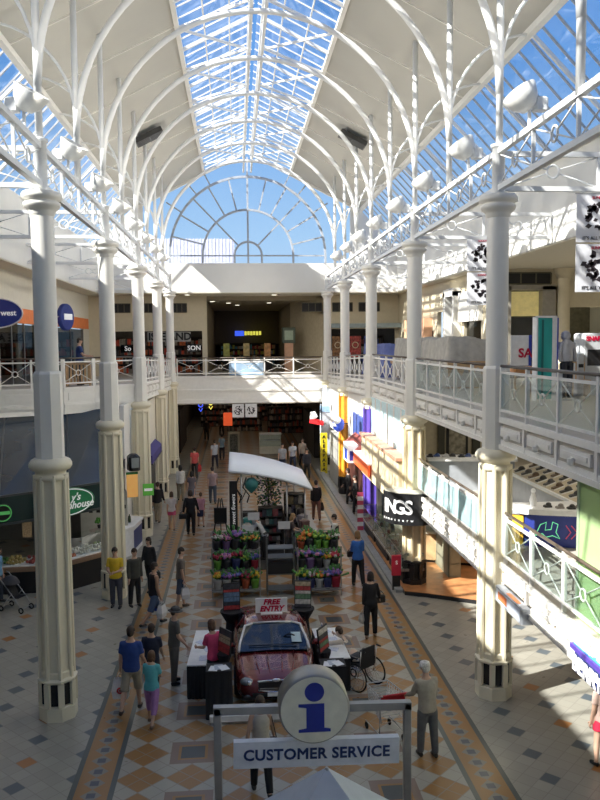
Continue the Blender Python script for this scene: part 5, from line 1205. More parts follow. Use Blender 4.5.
t = thing('awning', 'pale grey blue flat awning over the far right shopfront', 'awning', (5.7,47.5,8.45)); MB().box(0,4.5,-.4,.5,0,.18).build('slab', mat('grey_blue', (.36,.42,.42), .6), t); MB().box(0,4.5,-.42,-.4,-.05,.22).build('edge', mat('grey_blue_edge', (.30,.36,.36), .6), t)
for i, (x, c) in enumerate(((6.0,(.2,.10,.04)),(7.1,(.35,.06,.05)),(8.0,(.05,.07,.25)))):
    t = thing('shop_poster', [ 'brown poster in the far right shopfront','red poster in the far right shopfront','blue poster in the far right shopfront'][i], 'poster', (x,47.85,6.6)); MB().box(0,.7,0,.02,0,1.3).build('sheet', mat('poster_c%d' % i, c, .5, var=.7, scale=7), t); MB().ring((.35,-.01,.75), .18, .03, 'y').build('emblem', mat('poster_mark', (.55,.45,.3), .5), t)
# far passage, upper level
t = thing('neon_sign', 'blue and yellow lit shop sign at the end of the upper passage', 'sign', (.0,64.9,8.1)); m = MB(); m.box(0,.75,0,.1,0,.42); m.build('blue_part', mat('neon_blue', (.05,.12,.9), .4, emit=1.0), t); m = MB(); [m.box(.8+k*.24,.98+k*.24,0,.1,.05+.02*(k%2),.38) for k in range(6)]; m.build('yellow_letters', mat('neon_yellow', (.8,.75,.1), .4, emit=.9), t)
shelf_unit('shop shelf of mixed goods below the neon sign in the upper passage', -1.2, 64.4, 0, 4.6, 1.9, .5, [(.5,.5,.1),(.1,.3,.45),(.5,.3,.15),(.4,.05,.05),(.5,.5,.5)], DARKW, 4, None, 61).location.z = 5.6
for i, (x, y, c, l) in enumerate(((-.9,54,(.35,.35,.10),'small yellow green stall box in the upper passage'),(.5,55,(.55,.42,.2),'small tan stall box in the upper passage'),(1.9,53,(.5,.25,.1),'small orange stall box in the upper passage'))):
    t = thing('stall_stand', l, 'stand', (x,y,5.6)); MB().rbox(0,.6,0,.5,0,1.0,.03).build('base', DARKW, t); MB().rbox(.08,.52,.05,.45,1.0,1.9,.03).build('display_box', mat('stall_%d' % i, c, .5, emit=.15, var=.3), t)
t = thing('phone_kiosk', 'dark post kiosk with peach panel at right of the upper passage', 'kiosk', (3.0,49.5,5.6)); MB().box(.15,.7,0,.5,0,1.9).build('panel', mat('peach_panel', (.55,.32,.2), .5), t); MB().rbox(0,.85,-.05,.55,1.9,2.9,.04).build('head_box', mat('olive_head', (.08,.10,.07), .4), t); MB().box(.15,.7,-.06,-.05,2.1,2.7).build('face', mat('grey_green_face', (.25,.30,.22), .4, emit=.15), t)
t = thing('display_table', 'pale blue and white covered table behind the far bridge railing', 'table', (-.4,46.6,5.62)); MB().rbox(0,2.1,0,.8,.74,.82,.02).build('tabletop', TWHITE, t); MB().box(.02,2.08,.02,.78,0,.74).build('cloth', mat('pale_blue_cloth', (.35,.50,.68), .7, var=.15, scale=2), t)
# round downlights in the far soffit
for i, (x, y, z) in enumerate(((-2.8,46.9,10.44),(-1.4,50,10.2),(-.4,52,10.2),(.2,55,10.2),(2.3,52,10.2),(2.4,47.2,10.44))):
    t = thing('downlight', 'round lit downlight in the soffit beyond the bridge, %s from the left' % ORD[i], 'downlight', (x,y,z), 0, 'downlights beyond the bridge'); MB().lathe([(.2,-.02),(.2,.01)], 16).build('trim_ring', WHITE, t); MB().lathe([(.15,-.03),(.15,-.015)], 16).build('lens', mat('lamp_lens', (.9,.85,.7), .4, emit=3), t)
# ceiling grilles under the roof slopes
for i, s in enumerate((-1, 1)):
    y = 33.6; d = 4.3; t = thing('speaker_box', ['long dark grille box under the left roof slope','long dark grille box under the right roof slope'][i], 'speaker', (XC+s*d,y,zr(d)-.3)); t.rotation_euler = (0, s*math.atan(.5), 0)
    MB().rbox(-.62,.62,-.42,.42,-.1,.1,.03).build('case', mat('grille_dark', (.05,.05,.05), .5), t); m = MB(); [m.box(-.58,.58,-.38+k*.1,-.34+k*.1,-.115,-.1) for k in range(8)]; m.box(-.02,.02,-.42,.42,-.13,-.1); m.build('grille', mat('grille_bar', (.12,.12,.12), .4), t); m = MB(); m.bar((-.4,0,.1),(-.4,0,.3),.02); m.bar((.4,0,.1),(.4,0,.3),.02); m.build('hanger', STEELW, t)
# ================================================================== FOREGROUND THINGS
# ---- the car (front faces the camera, local x across, local y from front bumper to rear)
CARP = mat('maroon_car_paint', (.16,.018,.02), .22, .25, var=.06, coat=1.0)
CARG = mat('car_glass', (.015,.02,.028), .06, 0, coat=.6); TYRE = mat('tyre_rubber', (.012,.012,.012), .8); LAMPG = mat('lamp_glass', (.20,.22,.24), .08, .5)
t = thing('car', 'dark red saloon car on display with a free entry sign on its roof', 'car', (.75,15.5,0), 0)
st = [0,.05,.14,.32,.65,.95,1.2,1.8,2.5,3.0,3.4,3.75,3.95,4.06]
hw = [.50,.64,.75,.82,.86,.875,.88,.88,.885,.89,.885,.84,.76,.62]
top = [.50,.60,.67,.72,.78,.83,.875,.90,.91,.93,.93,.92,.88,.74]
zb = [.26,.20,.18,.17,.17,.17,.17,.17,.17,.17,.18,.22,.28,.38]
m = MB(); vs = []; N = 0
for y, w_, zt, z0 in zip(st, hw, top, zb):
    sh = zt-.075; prof = [(0,z0),(w_*.86,z0),(w_*.97,z0+.09),(w_,.5*(z0+sh)-.02),(w_*.985,sh-.08),(w_*.93,sh),(w_*.80,zt-.028),(w_*.45,zt-.004),(0,zt)]
    ring = prof + [(-x,z) for x, z in prof[-2:0:-1]]; N = len(ring)
    yb = [y + (.05 if zt < .7 else 0)]*N
    vs += [(x,y,z) for x, z in ring]
fs = [(j*N+i, j*N+(i+1)%N, (j+1)*N+(i+1)%N, (j+1)*N+i) for j in range(len(st)-1) for i in range(N)]
m.add(vs, fs, True); m.add(vs[:N], [tuple(range(N-1,-1,-1))]); m.add(vs[-N:], [tuple(range(N))])
m.build('body', CARP, t)
# cabin: dark glass hull, roof skin and pillars
cs = [(.98,.76,.87,0),(1.18,.74,.97,.05),(1.66,.62,1.235,.2),(1.95,.60,1.275,.22),(2.25,.59,1.27,.22),(2.65,.60,1.18,.2),(3.05,.64,1.04,.1),(3.35,.68,.93,0)]
def cab(yy, w_, z, k, grow=0): return [(-.80,yy,.86),(-.78,yy,min(z,.91)),(-w_-grow,yy,z-.05*(z>1.1)),(-w_*.72,yy,z+grow),(0,yy,z+.018+grow),(w_*.72,yy,z+grow),(w_+grow,yy,z-.05*(z>1.1)),(.78,yy,min(z,.91)),(.80,yy,.86)]
m = MB(); rows = [cab(*c) for c in cs]; K = 9; vs = [p for r in rows for p in r]
m.add(vs, [(j*K+i, j*K+i+1, (j+1)*K+i+1, (j+1)*K+i) for j in range(len(rows)-1) for i in range(K-1)], False); m.build('windows', CARG, t)
m = MB(); rows = [cab(*c, .012)[2:7] for c in cs[2:6]]; vs = [p for r in rows for p in r]; m.add(vs, [(j*5+i, j*5+i+1, (j+1)*5+i+1, (j+1)*5+i) for j in range(3) for i in range(4)], True); m.build('roof', CARP, t)
REFLW = mat('surround_reflection', (.70,.70,.72), .3, .3)  # reflections on pillars and roof edge put into this bright colour
m = MB()
for s in (-1,1): m.tube([(s*.77,.97,.88),(s*.75,1.18,.965),(s*.625,1.65,1.195),(s*.45,1.66,1.24)], [.03,.03,.03,.025], 6)
m.tube([(-.45,1.66,1.245),(0,1.65,1.262),(.45,1.66,1.245)], .025, 6); m.build('windscreen_surround', REFLW, t)
for s in (-1,1):
    m = MB(); m.tube([(s*.625,1.65,1.20),(s*.605,2.1,1.23),(s*.605,2.6,1.14),(s*.69,3.3,.92)], [.03,.03,.035,.04], 6); m.tube([(s*.607,2.3,1.20),(s*.80,2.35,.90)], .035, 6); m.build('pillar', CARP, t)
m = MB(); m.rbox(-.5,.5,1.1,1.3,.87,.94,.02); m.tube([(.36+.15*math.cos(2*PI*i/16), 1.3, .98+.12*math.sin(2*PI*i/16)) for i in range(16)], .018, 6, closed=True); m.build('dashboard', BLACKP, t)
MB().add([(.40,1.14,.985),(.62,1.14,.975),(.60,1.38,1.11),(.39,1.38,1.12)], [(0,1,2,3)]).build('windscreen_paper', mat('pale_paper', (.55,.68,.70), .5), t)
m = MB(); m.tube([(-.55,1.08,.96),(-.02,1.06,.96),(.5,1.06,.965)], .012, 5); m.build('wiper', BLACKP, t)
for s in (-.42,-.16,.16,.42):
    MB().tube([(s*.8,.22,.695+.02*(abs(s) < .3)),(s*.95,.6,.775),(s,1.0,.845)], [.012,.02,.012], 6).build('bonnet_ridge', CARP, t)
m = MB()
for k in range(5): m.box(-.36+.012*k,.36-.012*k,-.035+.012*k,.1,.435+k*.033,.45+k*.033)
m.build('grille_bars', CHROME, t); MB().box(-.37,.37,-.02,.1,.42,.61).build('grille', BLACKP, t)
m = MB(); m.tube([(-.38,.0,.42),(-.38,.03,.61),(0,.0,.635),(.38,.03,.61),(.38,.0,.42),(0,-.04,.405)], .018, 6, closed=True); m.build('grille_surround', CHROME, t)
MB().sphere((0,-.01,.64), (.10,.03,.04), 10, 6).build('badge', CHROME, t)
for s in (-1,1):
    m = MB(); m.sphere((s*.59,.17,.565), (.17,.14,.085), 12, 8); o = m.build('headlight', LAMPG, t); MB().sphere((s*.56,.07,.565), (.06,.05,.055), 8, 6).build('bulb', CHROME, o)
    m = MB(); m.sphere((s*.58,.07,.30), (.08,.06,.045), 10, 6); m.build('fog_lamp', LAMPG, t)
    m = MB(); m.sphere((s*.98,1.25,.93), (.11,.07,.075), 10, 6); m.bar((s*.86,1.27,.89),(s*.95,1.26,.91),.02); m.build('wing_mirror', CARP, t)
    MB().box(s*.70-.1,s*.70+.1,3.92,4.04,.66,.80).build('tail_lamp', RED, t)
    m = MB(); m.tube([(s*.875,1.15,.68),(s*.885,1.9,.70),(s*.885,2.6,.72)], .008, 4); m.build('door_line', BLACKP, t)
    for yy in (.80, 3.20):
        o = thing('wheel', None, None, (s*.78,yy,.325)); o.parent = t
        m = MB(); m.lathe([(.19,-.1),(.29,-.1),(.325,-.06),(.325,.06),(.29,.1),(.19,.1)], 24); q = m.build('tyre', TYRE, o); q.rotation_euler = (0,PI/2,0)
        m = MB(); m.lathe([(.2,-.08),(.2,.085),(.05,.095)], 20); [m.at(0,0,0,rz=2*PI*k/7).box(.03,.2,-.025,.025,.07,.105) for k in range(7)]; q = m.build('rim', CHROME, o); q.rotation_euler = (0,PI/2*s,0)
m = MB(); m.box(-.72,.72,.0,.14,.24,.30); m.box(-.5,.5,-.02,.1,.30,.38); m.build('lower_intake', BLACKP, t)
MB().box(-.19,.19,-.05,-.03,.315,.395).build('number_plate', TWHITE, t)
t = thing('roof_sign', 'white FREE ENTRY sign with red lettering standing on the car roof', 'sign', (.75,17.62,1.29))
MB().box(-.37,.37,0,.03,.02,.36).build('board', TWHITE, t); MB().box(-.25,.25,-.1,.14,0,.03).build('foot', TWHITE, t)
text('FREE', 'lettering', LET_R, t, (.0,-.01,.275), .175, shear=.25, bold=.007, space=1.05); text('ENTRY', 'lettering', LET_R, t, (0,-.01,.115), .175, shear=.25, bold=.007, space=1.0)
# ---- tables with black skirts, display posters on draped stands, white kerb board
def skirt(m, P, z0, z1, amp=.025, n=14):
    # pleated cloth hanging round a polygon
    pts = []
    for a, b in zip(P, P[1:]+P[:1]):
        a, b = Vector(a), Vector(b); d = b-a; nrm = Vector((d.y,-d.x)).normalized()
        for i in range(n): 
            q = a+d*i/n; pts.append((q+nrm*amp*(1 if i % 2 else 0), q))
    k = len(pts); vs = [(p.x,p.y,z0) for p,_ in pts] + [(q.x,q.y,z1) for _,q in pts]
    return m.add(vs, [(i,(i+1)%k,k+(i+1)%k,k+i) for i in range(k)])
def entry_table(label, P, loc, rz=0, papers=()):
    t = thing('trestle_table', label, 'table', loc, rz)
    m = MB(); m.prism(P, .72, .75); m.build('tabletop', TWHITE, t)
    m = MB(); skirt(m, P, .01, .725); m.build('table_skirt', BLACK, t)
    for i in range(2):
        m = MB(); y = min(p[1] for p in P)+.25+i*1.1; x = sum(p[0] for p in P)/4; m.bar((x-.2,y,0),(x-.2,y,.72),.02); m.bar((x+.2,y,0),(x+.2,y,.72),.02); m.build('trestle', STEEL, t)
    return t
entry_table('white topped black skirted table left of the car', [(-.3,-1.0),(.3,-1.0),(.3,1.0),(-.3,1.0)], (-.78,17.15,0), -.05)
entry_table('white topped black skirted table by the wheelchair', [(-.3,-.9),(.3,-.9),(.3,.9),(-.3,.9)], (2.06,17.1,0), .04)
STRIPM = [mat('poster_strip_%d' % i, c, .5, var=.4, scale=14) for i, c in enumerate(((.04,.04,.05),(.35,.04,.04),(.45,.43,.4),(.10,.16,.25),(.38,.30,.2),(.10,.18,.10)))]
def poster_stand(label, x, y, rz, tilt, seed, h=.72, w=.27, pr=1.0):
    t = thing('poster_stand', label, 'display stand', (x,y,0), rz)
    m = MB(); m.lathe([(.30*pr,.0),(.20*pr,.45),(.17*pr,.72),(.33*pr,.95),(.34*pr,1.0)], 14, smooth=False); m.build('draped_plinth', BLACK, t)
    b = thing('board', None, None, (0,-.02,1.0)); b.parent = t; b.rotation_euler = (-tilt,0,0)
    MB().box(-w,w,0,.03,0,h).build('backing', BLACKP, b)
    m = MB(); rr = random.Random(seed); z = .03
    while z < h-.08: 
        m.mi = rr.randrange(6); q = rr.uniform(.05,.13); m.box(-w+.02,w-.02,-.006,0,z,min(z+q,h-.03)); z += q+.012
    m.build('printed_strips', STRIPM, b)
    return t
poster_stand('striped car poster on a draped black stand behind the car, left one', -.18, 18.75, .1, .12, 1, .68, .21, .85)
poster_stand('striped car poster on a draped black stand behind the car, right one', 1.58, 18.75, -.15, .12, 2, .68, .21, .85)
poster_stand('striped poster on black draped stand beside the woman in pink', -.33, 16.1, -.95, .12, 3, .52, .22, .45)
poster_stand('striped poster on black draped stand beside the wheelchair table', 1.80, 16.05, 1.0, .12, 4, .52, .22, .45)
for i, (x, y) in enumerate(((-.43,15.42),(1.90,15.4))):
    t = thing('draped_box', ['black draped entry box with papers left of the car bonnet','black draped entry box with papers right of the car bonnet'][i], 'box', (x,y,0)); 
    m = MB(); skirt(m, [(-.26,-.22),(.26,-.22),(.26,.22),(-.26,.22)], .01, .99, .02, 8); m.prism([(-.26,-.22),(.26,-.22),(.26,.22),(-.26,.22)], .97, 1.0); m.build('black_cloth', BLACK, t)
    for k in range(3): 
        m = MB(); m.at(-.1+k*.1,-.06+.05*(k%2),1.001+k*.004,rz=.3*k-.2); m.box(-.09,.09,-.12,.12,0,.004); tag(m.build('paper_sheet', mat('paper_%d' % (k%2), [(.72,.74,.78),(.4,.45,.55)][k%2], .6), None, (x,y,0)), '%s paper sheet, %s in the stack on the entry box %s of the bonnet' % (['white','blue grey','white'][k], ['lowest','middle','topmost'][k], ['left','right'][i]), 'paper', 'papers on the entry boxes')
for k, (x, y) in enumerate(((-.78,16.5),(-.7,17.0),(-.85,17.4),(2.05,16.7),(2.1,17.3),(2.0,17.75))):
    m = MB(); m.at(0,0,.752,rz=.4*k); m.box(-.1,.1,-.14,.14,0,.006); tag(m.build('entry_form', mat('form_paper', (.62,.66,.78), .6, var=.25, scale=25), None, (x,y,0)), 'entry form lying on the white table %s of the car, %s from the near end' % ('left' if k < 3 else 'right', ORD[k%3]), 'paper', 'entry forms on the white tables')
t = thing('bottle', 'small blue bottle on the white table by the wheelchair', 'bottle', (1.92,17.6,.75)); MB().lathe([(.035,0),(.04,.1),(.035,.16),(.015,.2),(.015,.24)], 10).build('body', mat('blue_bottle', (.2,.3,.55), .3), t); MB().lathe([(.018,.235),(.018,.27)], 8).build('cap', TWHITE, t)
t = thing('kerb_board', 'low white board lying on the floor before the car', 'board', (-.62,15.0,0)); MB().rbox(0,2.0,0,.1,0,.17,.01).build('board', TWHITE, t); MB().box(0,2.0,-.01,0,0,.05).build('skirting', STEEL, t)
# ---- customer service sign on posts
t = thing('customer_service_sign', 'customer service sign board with round i disc on a grey frame', 'sign', (0,9.7,0))
GF = mat('satin_frame', (.40,.39,.37), .4, .5)
MB().rbox(-.35,-.25,-.05,.05,0,2.92,.01).build('post', GF, t); MB().rbox(2.13,2.23,-.05,.05,0,2.87,.01).build('post', GF, t)
m = MB(); m.add([(-.35,-.05,2.83),(2.23,-.05,2.78),(2.23,.05,2.78),(-.35,.05,2.83),(-.35,-.05,2.93),(2.23,-.05,2.88),(2.23,.05,2.88),(-.35,.05,2.93)], [(0,3,2,1),(4,5,6,7),(0,1,5,4),(1,2,6,5),(2,3,7,6),(3,0,4,7)]); m.build('top_beam', GF, t)
b = MB().box(-.14,2.02,-.08,.02,2.08,2.43).build('name_board', mat('board_white', (.80,.82,.86), .45), t); b.rotation_euler = (0, R(1.0), 0); b.location = (0,0,.04)
text('CUSTOMER SERVICE', 'lettering', mat('navy_letters', (.02,.04,.14), .5), b, (.94,-.085,2.25), .200, bev=.006, ext=.002, space=1.06)
d = thing('information_disc', None, None, (.935,-.08,2.93)); d.parent = t
m = MB(); m.lathe([(.0,-.21),(.44,-.21),(.455,-.19),(.455,.12),(.44,.14),(.0,.14)], 48, caps=False); o = m.build('drum', mat('drum_steel', (.38,.37,.34), .35, .6), d); o.rotation_euler = (PI/2,0,0)
m = MB(); m.lathe([(.0,0),(.43,0)], 48, caps=False); o = m.build('face', mat('disc_cream', (.82,.79,.64), .5), d); o.rotation_euler = (PI/2,0,0); o.location = (0,-.145,0)
IB = mat('information_blue', (.015,.03,.30), .45)
m = MB(); m.lathe([(.0,0),(.125,0)], 28, caps=False); o = m.build('letter_dot', IB, d); o.rotation_euler = (PI/2,0,0); o.location = (0,-.15,.235)
m = MB(); P = [(-.205,-.29),(.205,-.29),(.205,-.25),(.125,-.235),(.125,.085),(-.205,.085),(-.205,.045),(-.105,.03),(-.105,-.235),(-.205,-.25)]
m.add([(x,-.15,z) for x, z in P], [tuple(range(10))]); m.build('letter_stem', IB, d)
# tent roof below the sign
t = thing('tent_kiosk', 'white peaked tent roof of the kiosk below the customer service sign', 'tent', (.86,7.5,0))
TENT = mat('tent_fabric', (.66,.68,.70), .7, var=.04)
m = MB(); n = 8; C = [(-1.3,-1.3),(1.3,-1.3),(1.3,1.3),(-1.3,1.3)]
for a, b in zip(C, C[1:]+C[:1]):
    vs = []
    for i in range(n+1):
        f_ = i/n; z = 1.9 + 1.4*(f_**1.05)
        for j in range(7):
            q = j/6; x = (a[0]*(1-q)+b[0]*q)*(1-f_); y = (a[1]*(1-q)+b[1]*q)*(1-f_); vs.append((x,y,z-.05*math.sin(PI*q)*(1-f_)))
    m.add(vs, [(i*7+j, i*7+j+1, (i+1)*7+j+1, (i+1)*7+j) for i in range(n) for j in range(6)], True)
m.build('roof_fabric', TENT, t)
m = MB(); skirt(m, C, 1.6, 1.9, .03, 12); m.build('valance', TENT, t)
for c in C: MB().bar((c[0]*.97,c[1]*.97,0),(c[0]*.97,c[1]*.97,1.9),.025).build('pole', STEEL, t)
MB().lathe([(.03,3.26),(.015,3.30)], 8).build('finial', STEEL, t)
# ---- wheelchair and shopping trolley
t = thing('wheelchair', 'wheelchair with black seat back beside the white entry table', 'wheelchair', (2.62,16.5,0), R(38))
# local: faces +y
m = MB(); m.box(-.23,.23,-.25,.2,.46,.50); m.build('seat', BLACK, t); m = MB(); m.box(-.23,.23,-.27,-.24,.5,.92); m.build('backrest', BLACK, t)
for s in (-1,1):
    w_ = thing('wheel', None, None, (s*.30,-.2,.31)); w_.parent = t
    MB().ring((0,0,0), .30, .018, 'x', 24, 6).build('tyre', TYRE, w_); MB().ring((s*.04,0,0), .26, .009, 'x', 24, 5).build('push_rim', CHROME, w_)
    m = MB(); [m.tube([(0,0,0),(0,.29*math.cos(2*PI*k/10),.29*math.sin(2*PI*k/10))], .004, 4) for k in range(10)]; m.sphere((0,0,0), .03, 8, 5); m.build('spokes', CHROME, w_)
    MB().ring((s*.2,.35,.1), .085, .018, 'x', 14, 6).build('caster', TYRE, t)
    m = MB(); m.tube([(s*.25,-.3,.93),(s*.25,-.26,.5),(s*.25,-.2,.31)], .012, 6); m.tube([(s*.25,-.24,.48),(s*.25,.3,.46),(s*.22,.36,.2),(s*.2,.36,.1)], .012, 6); m.tube([(s*.25,-.25,.70),(s*.25,.12,.70),(s*.25,.16,.47)], .012, 6); m.tube([(s*.22,.36,.2),(s*.2,.5,.1)], .012, 6); m.build('side_frame', CHROME, t)
    m = MB(); m.tube([(s*.25,-.3,.93),(s*.25,-.42,.93)], .018, 6); m.build('push_handle', BLACKP, t)
    MB().box(s*.25-.025,s*.25+.025,-.2,.1,.705,.735).build('armrest', BLACKP, t); MB().box(s*.13-.06,s*.13+.06,.42,.58,.08,.10).build('footplate', BLACKP, t)
t = thing('shopping_trolley', 'wire shopping trolley with red handle pushed by the old man', 'trolley', (2.85,13.9,0), R(12))
WIRE = mat('trolley_wire', (.55,.56,.58), .35, .5)
m = MB(); y0, y1, z0, z1 = .0, .75, .45, .95
for k in range(9):
    f_ = k/8; y = y0+(y1-y0)*f_; zb_2 = z0+.12*f_; w1 = .27-.05*f_
    m.tube([(-w1,y,z1-.05*f_),(-w1*.85,y,zb_2),(w1*.85,y,zb_2),(w1,y,z1-.05*f_)], .008, 4)
for k in range(6):
    f_ = k/5; m.tube([(-.27+.04*(1-f_),0,z0+f_*(z1-z0)),(-.22+.04*(1-f_),.75,z0+.12+f_*(z1-.05-z0-.12)),(.22-.04*(1-f_),.75,z0+.12+f_*(z1-.05-z0-.12)),(.27-.04*(1-f_),0,z0+f_*(z1-z0))], .008 if k < 5 else .014, 4)
m.build('basket', WIRE, t)
m = MB(); m.tube([(-.27,0,z1),(-.27,-.12,1.02),(.27,-.12,1.02),(.27,0,z1)], .012, 6); m.tube([(-.25,0,z1),(-.25,.05,.2),(-.25,.75,.16)], .012, 6); m.tube([(.25,0,z1),(.25,.05,.2),(.25,.75,.16)], .012, 6); m.build('frame', WIRE, t)
MB().tube([(-.25,-.12,1.02),(.25,-.12,1.02)], .024, 8).build('handle', RED, t); MB().box(-.24,.24,-.02,.02,.86,.97).build('child_seat_flap', RED, t)
for s in (-1,1):
    for y in (.05,.72): MB().ring((s*.24,y,.07), .05, .02, 'x', 12, 6).build('wheel', TYRE, t)
t = thing('shopping_bag', 'pale shopping bag lying in the wire trolley', 'bag', (2.83,14.25,.56)); MB().sphere((0,0,.08), (.15,.2,.13), 10, 7).build('bag', mat('plastic_pale', (.55,.56,.56), .5), t); MB().tube([(-.04,0,.2),(-.03,0,.28),(.03,0,.28),(.04,0,.2)], .01, 5).build('handles', TWHITE, t)
# ---- flower kiosk with curved white canopy
t = thing('kiosk_canopy', 'curved white canopy roof on poles over the flower kiosk', 'canopy', (0,0,0))
m = MB(); n = 14; vs = []
def cz(u): return 3.12 - .18*u - .52*u*u
for j in (0, 1):
    for i in range(n+1):
        u = i/n; x = -.30+2.95*u; vs.append((x, 27.0+(4.9*j) - (0.0 if j == 0 else .6*u), cz(u)-.04*j)) 
for j in (0, 1):
    for i in range(n+1):
        v_ = vs[j*(n+1)+i]; vs.append((v_[0], v_[1], v_[2]-.05))
k = n+1
fs = [(i,i+1,k+i+1,k+i) for i in range(n)] + [(2*k+i,3*k+i,3*k+i+1,2*k+i+1) for i in range(n)] + [(i,2*k+i,2*k+i+1,i+1) for i in range(n)] + [(k+i,k+i+1,3*k+i+1,3*k+i) for i in range(n)] + [(0,k,3*k,2*k),(n,2*k+n,3*k+n,k+n)]
m.add(vs, fs, True); m.build('curved_roof', mat('canopy_white', (.70,.74,.80), .6, var=.02, emit=.02), t)  # faint glow put into the canopy material, no lamp in it
m = MB(); m.tube([(-.30+2.95*i/20, 26.99, cz(i/20)-.07) for i in range(21)], .03, 6); m.build('front_edge_beads', STEEL, t)
for x, y in ((.15,27.1),(1.75,27.1),(2.4,27.2),(.15,31.5),(2.3,31.0)):
    u = (x+.3)/2.95; MB().tube([(x,y,0),(x,y,cz(u)-.08)], .03, 8).build('pole', STEEL, t)
m = MB()
for x in (.05, .32): m.tube([(x,27.05,2.85),(x-.12,27.05,2.5),(x+.1,27.05,2.2),(x+.02,27.05,1.95)], .025, 6)
m.tube([(.0,27.05,2.4),(.15,27.05,2.05),(.32,27.05,2.4)], .025, 6); m.build('scrollwork', BLACKP, t)
t = thing('vertical_banner', 'tall black banner with white script at the kiosk corner', 'banner', (-.14,26.9,0)); MB().box(-.14,.14,0,.03,.05,2.75).build('sheet', BLACKP, t); text('sweet flowers', 'lettering', LET_W, t, (.0,-.01,1.75), .19, ry=PI/2, shear=.2); MB().box(-.2,.2,-.15,.2,0,.05).build('foot', BLACKP, t)
MB().lathe([(.01,0),(.1,.0)], 12).build('orange_roundel', mat('roundel', (.45,.18,.05), .5), t).location = (0,-.01,.45); 
t = thing('easel', 'black folding easel leaning beside the black banner', 'easel', (-.65,29.2,0)); m = MB()
for s in (-1,1): m.tube([(s*.05,0,1.7),(s*.32,-.2,0)], .025, 6)
m.tube([(0,.05,1.65),(0,.55,0)], .02, 6); m.tube([(-.2,-.1,.75),(.2,-.1,.75)], .02, 6); m.build('legs', BLACKP, t); MB().box(-.24,.24,-.14,-.11,.78,1.35).build('board', BLACKP, t)
t = thing('kiosk_counter', 'dark kiosk counter with paper notices under the white canopy', 'counter', (.1,25.6,0)); m = MB(); m.rbox(0,.5,0,4.2,0,1.02,.02); m.rbox(2.1,2.6,.3,4.0,0,1.02,.02); m.rbox(.5,2.1,3.6,4.2,0,1.02,.02); m.build('body', DARKW, t); m = MB(); m.box(-.05,.55,-.05,4.25,1.02,1.06); m.box(2.05,2.65,.25,4.05,1.02,1.06); m.build('worktop', mat('grey_top', (.28,.28,.28), .35), t)
for i, (x, y, z) in enumerate(((.35,25.8,1.3),(1.55,25.6,1.45),(.55,26.4,1.6))):
    t = thing('notice', ['white notice card above the left end of the kiosk counter','white notice card in the middle of the kiosk','white notice card behind the seated kiosk shopper'][i], 'notice', (x,y,z)); MB().box(-.2,.2,0,.01,-.13,.13).build('card', mat('notice_paper', (.55,.56,.58), .6), t); MB().bar((0,.01,-(z-(1.06 if i != 1 else 0))),(0,.01,-.13),.01).build('stick', STEEL, t)
t = thing('hanging_foliage', 'pots of trailing foliage and pale flowers under the canopy', 'plant', (1.2,29.6,1.06)); m = MB(); ms = [mat('leaf_dark', (.04,.12,.04), .7, var=.4), mat('flower_lilac', (.35,.30,.42), .7, var=.3), mat('leaf_teal', (.05,.18,.17), .6, var=.3)]; rr = random.Random(5)
for k in range(420):
    a = rr.uniform(0,2*PI); q = rr.uniform(0,1)**.6; zz = .25+rr.random()*1.25; w_ = .62*(1-.45*abs(zz-.8)); c = Vector((q*math.cos(a)*w_, q*math.sin(a)*.35, zz)); L_ = rr.uniform(.05,.11)
    b = Vector((rr.uniform(-1,1), rr.uniform(-1,1), rr.uniform(-.8,.6))).normalized(); s_ = b.orthogonal().normalized()*L_*.4
    m.mi = rr.choice((0,0,0,2))
    if k % 4 == 0: m.mi = 1; m.sphere(c, rr.uniform(.025,.045), 5, 3)
    else: m.poly([c-b*L_, c+s_, c+b*L_, c-s_])
m.mi = 0; m.tube([(0,0,.1),(0,0,1.3)], .02, 5)
o = m.build('foliage', ms, t); o['kind'] = 'stuff'; MB().lathe([(.2,0),(.28,.25)], 12).build('pot', BLACKP, t)
t = thing('wire_stand', 'empty dark metal shelf stand between the two flower racks', 'shelf', (.86,22.75,0)); m = MB()
for x in (0,.8):
    for y in (0,.5): m.bar((x,y,0),(x,y,1.75),.02)
for z in (.15,.62,1.12,1.4): m.box(0,.8,0,.5,z,z+.02)
m.build('frame', mat('gunmetal', (.16,.17,.17), .4, .6), t); MB().box(.02,.78,.05,.45,.64,1.0).build('dark_crate', DARK, t)
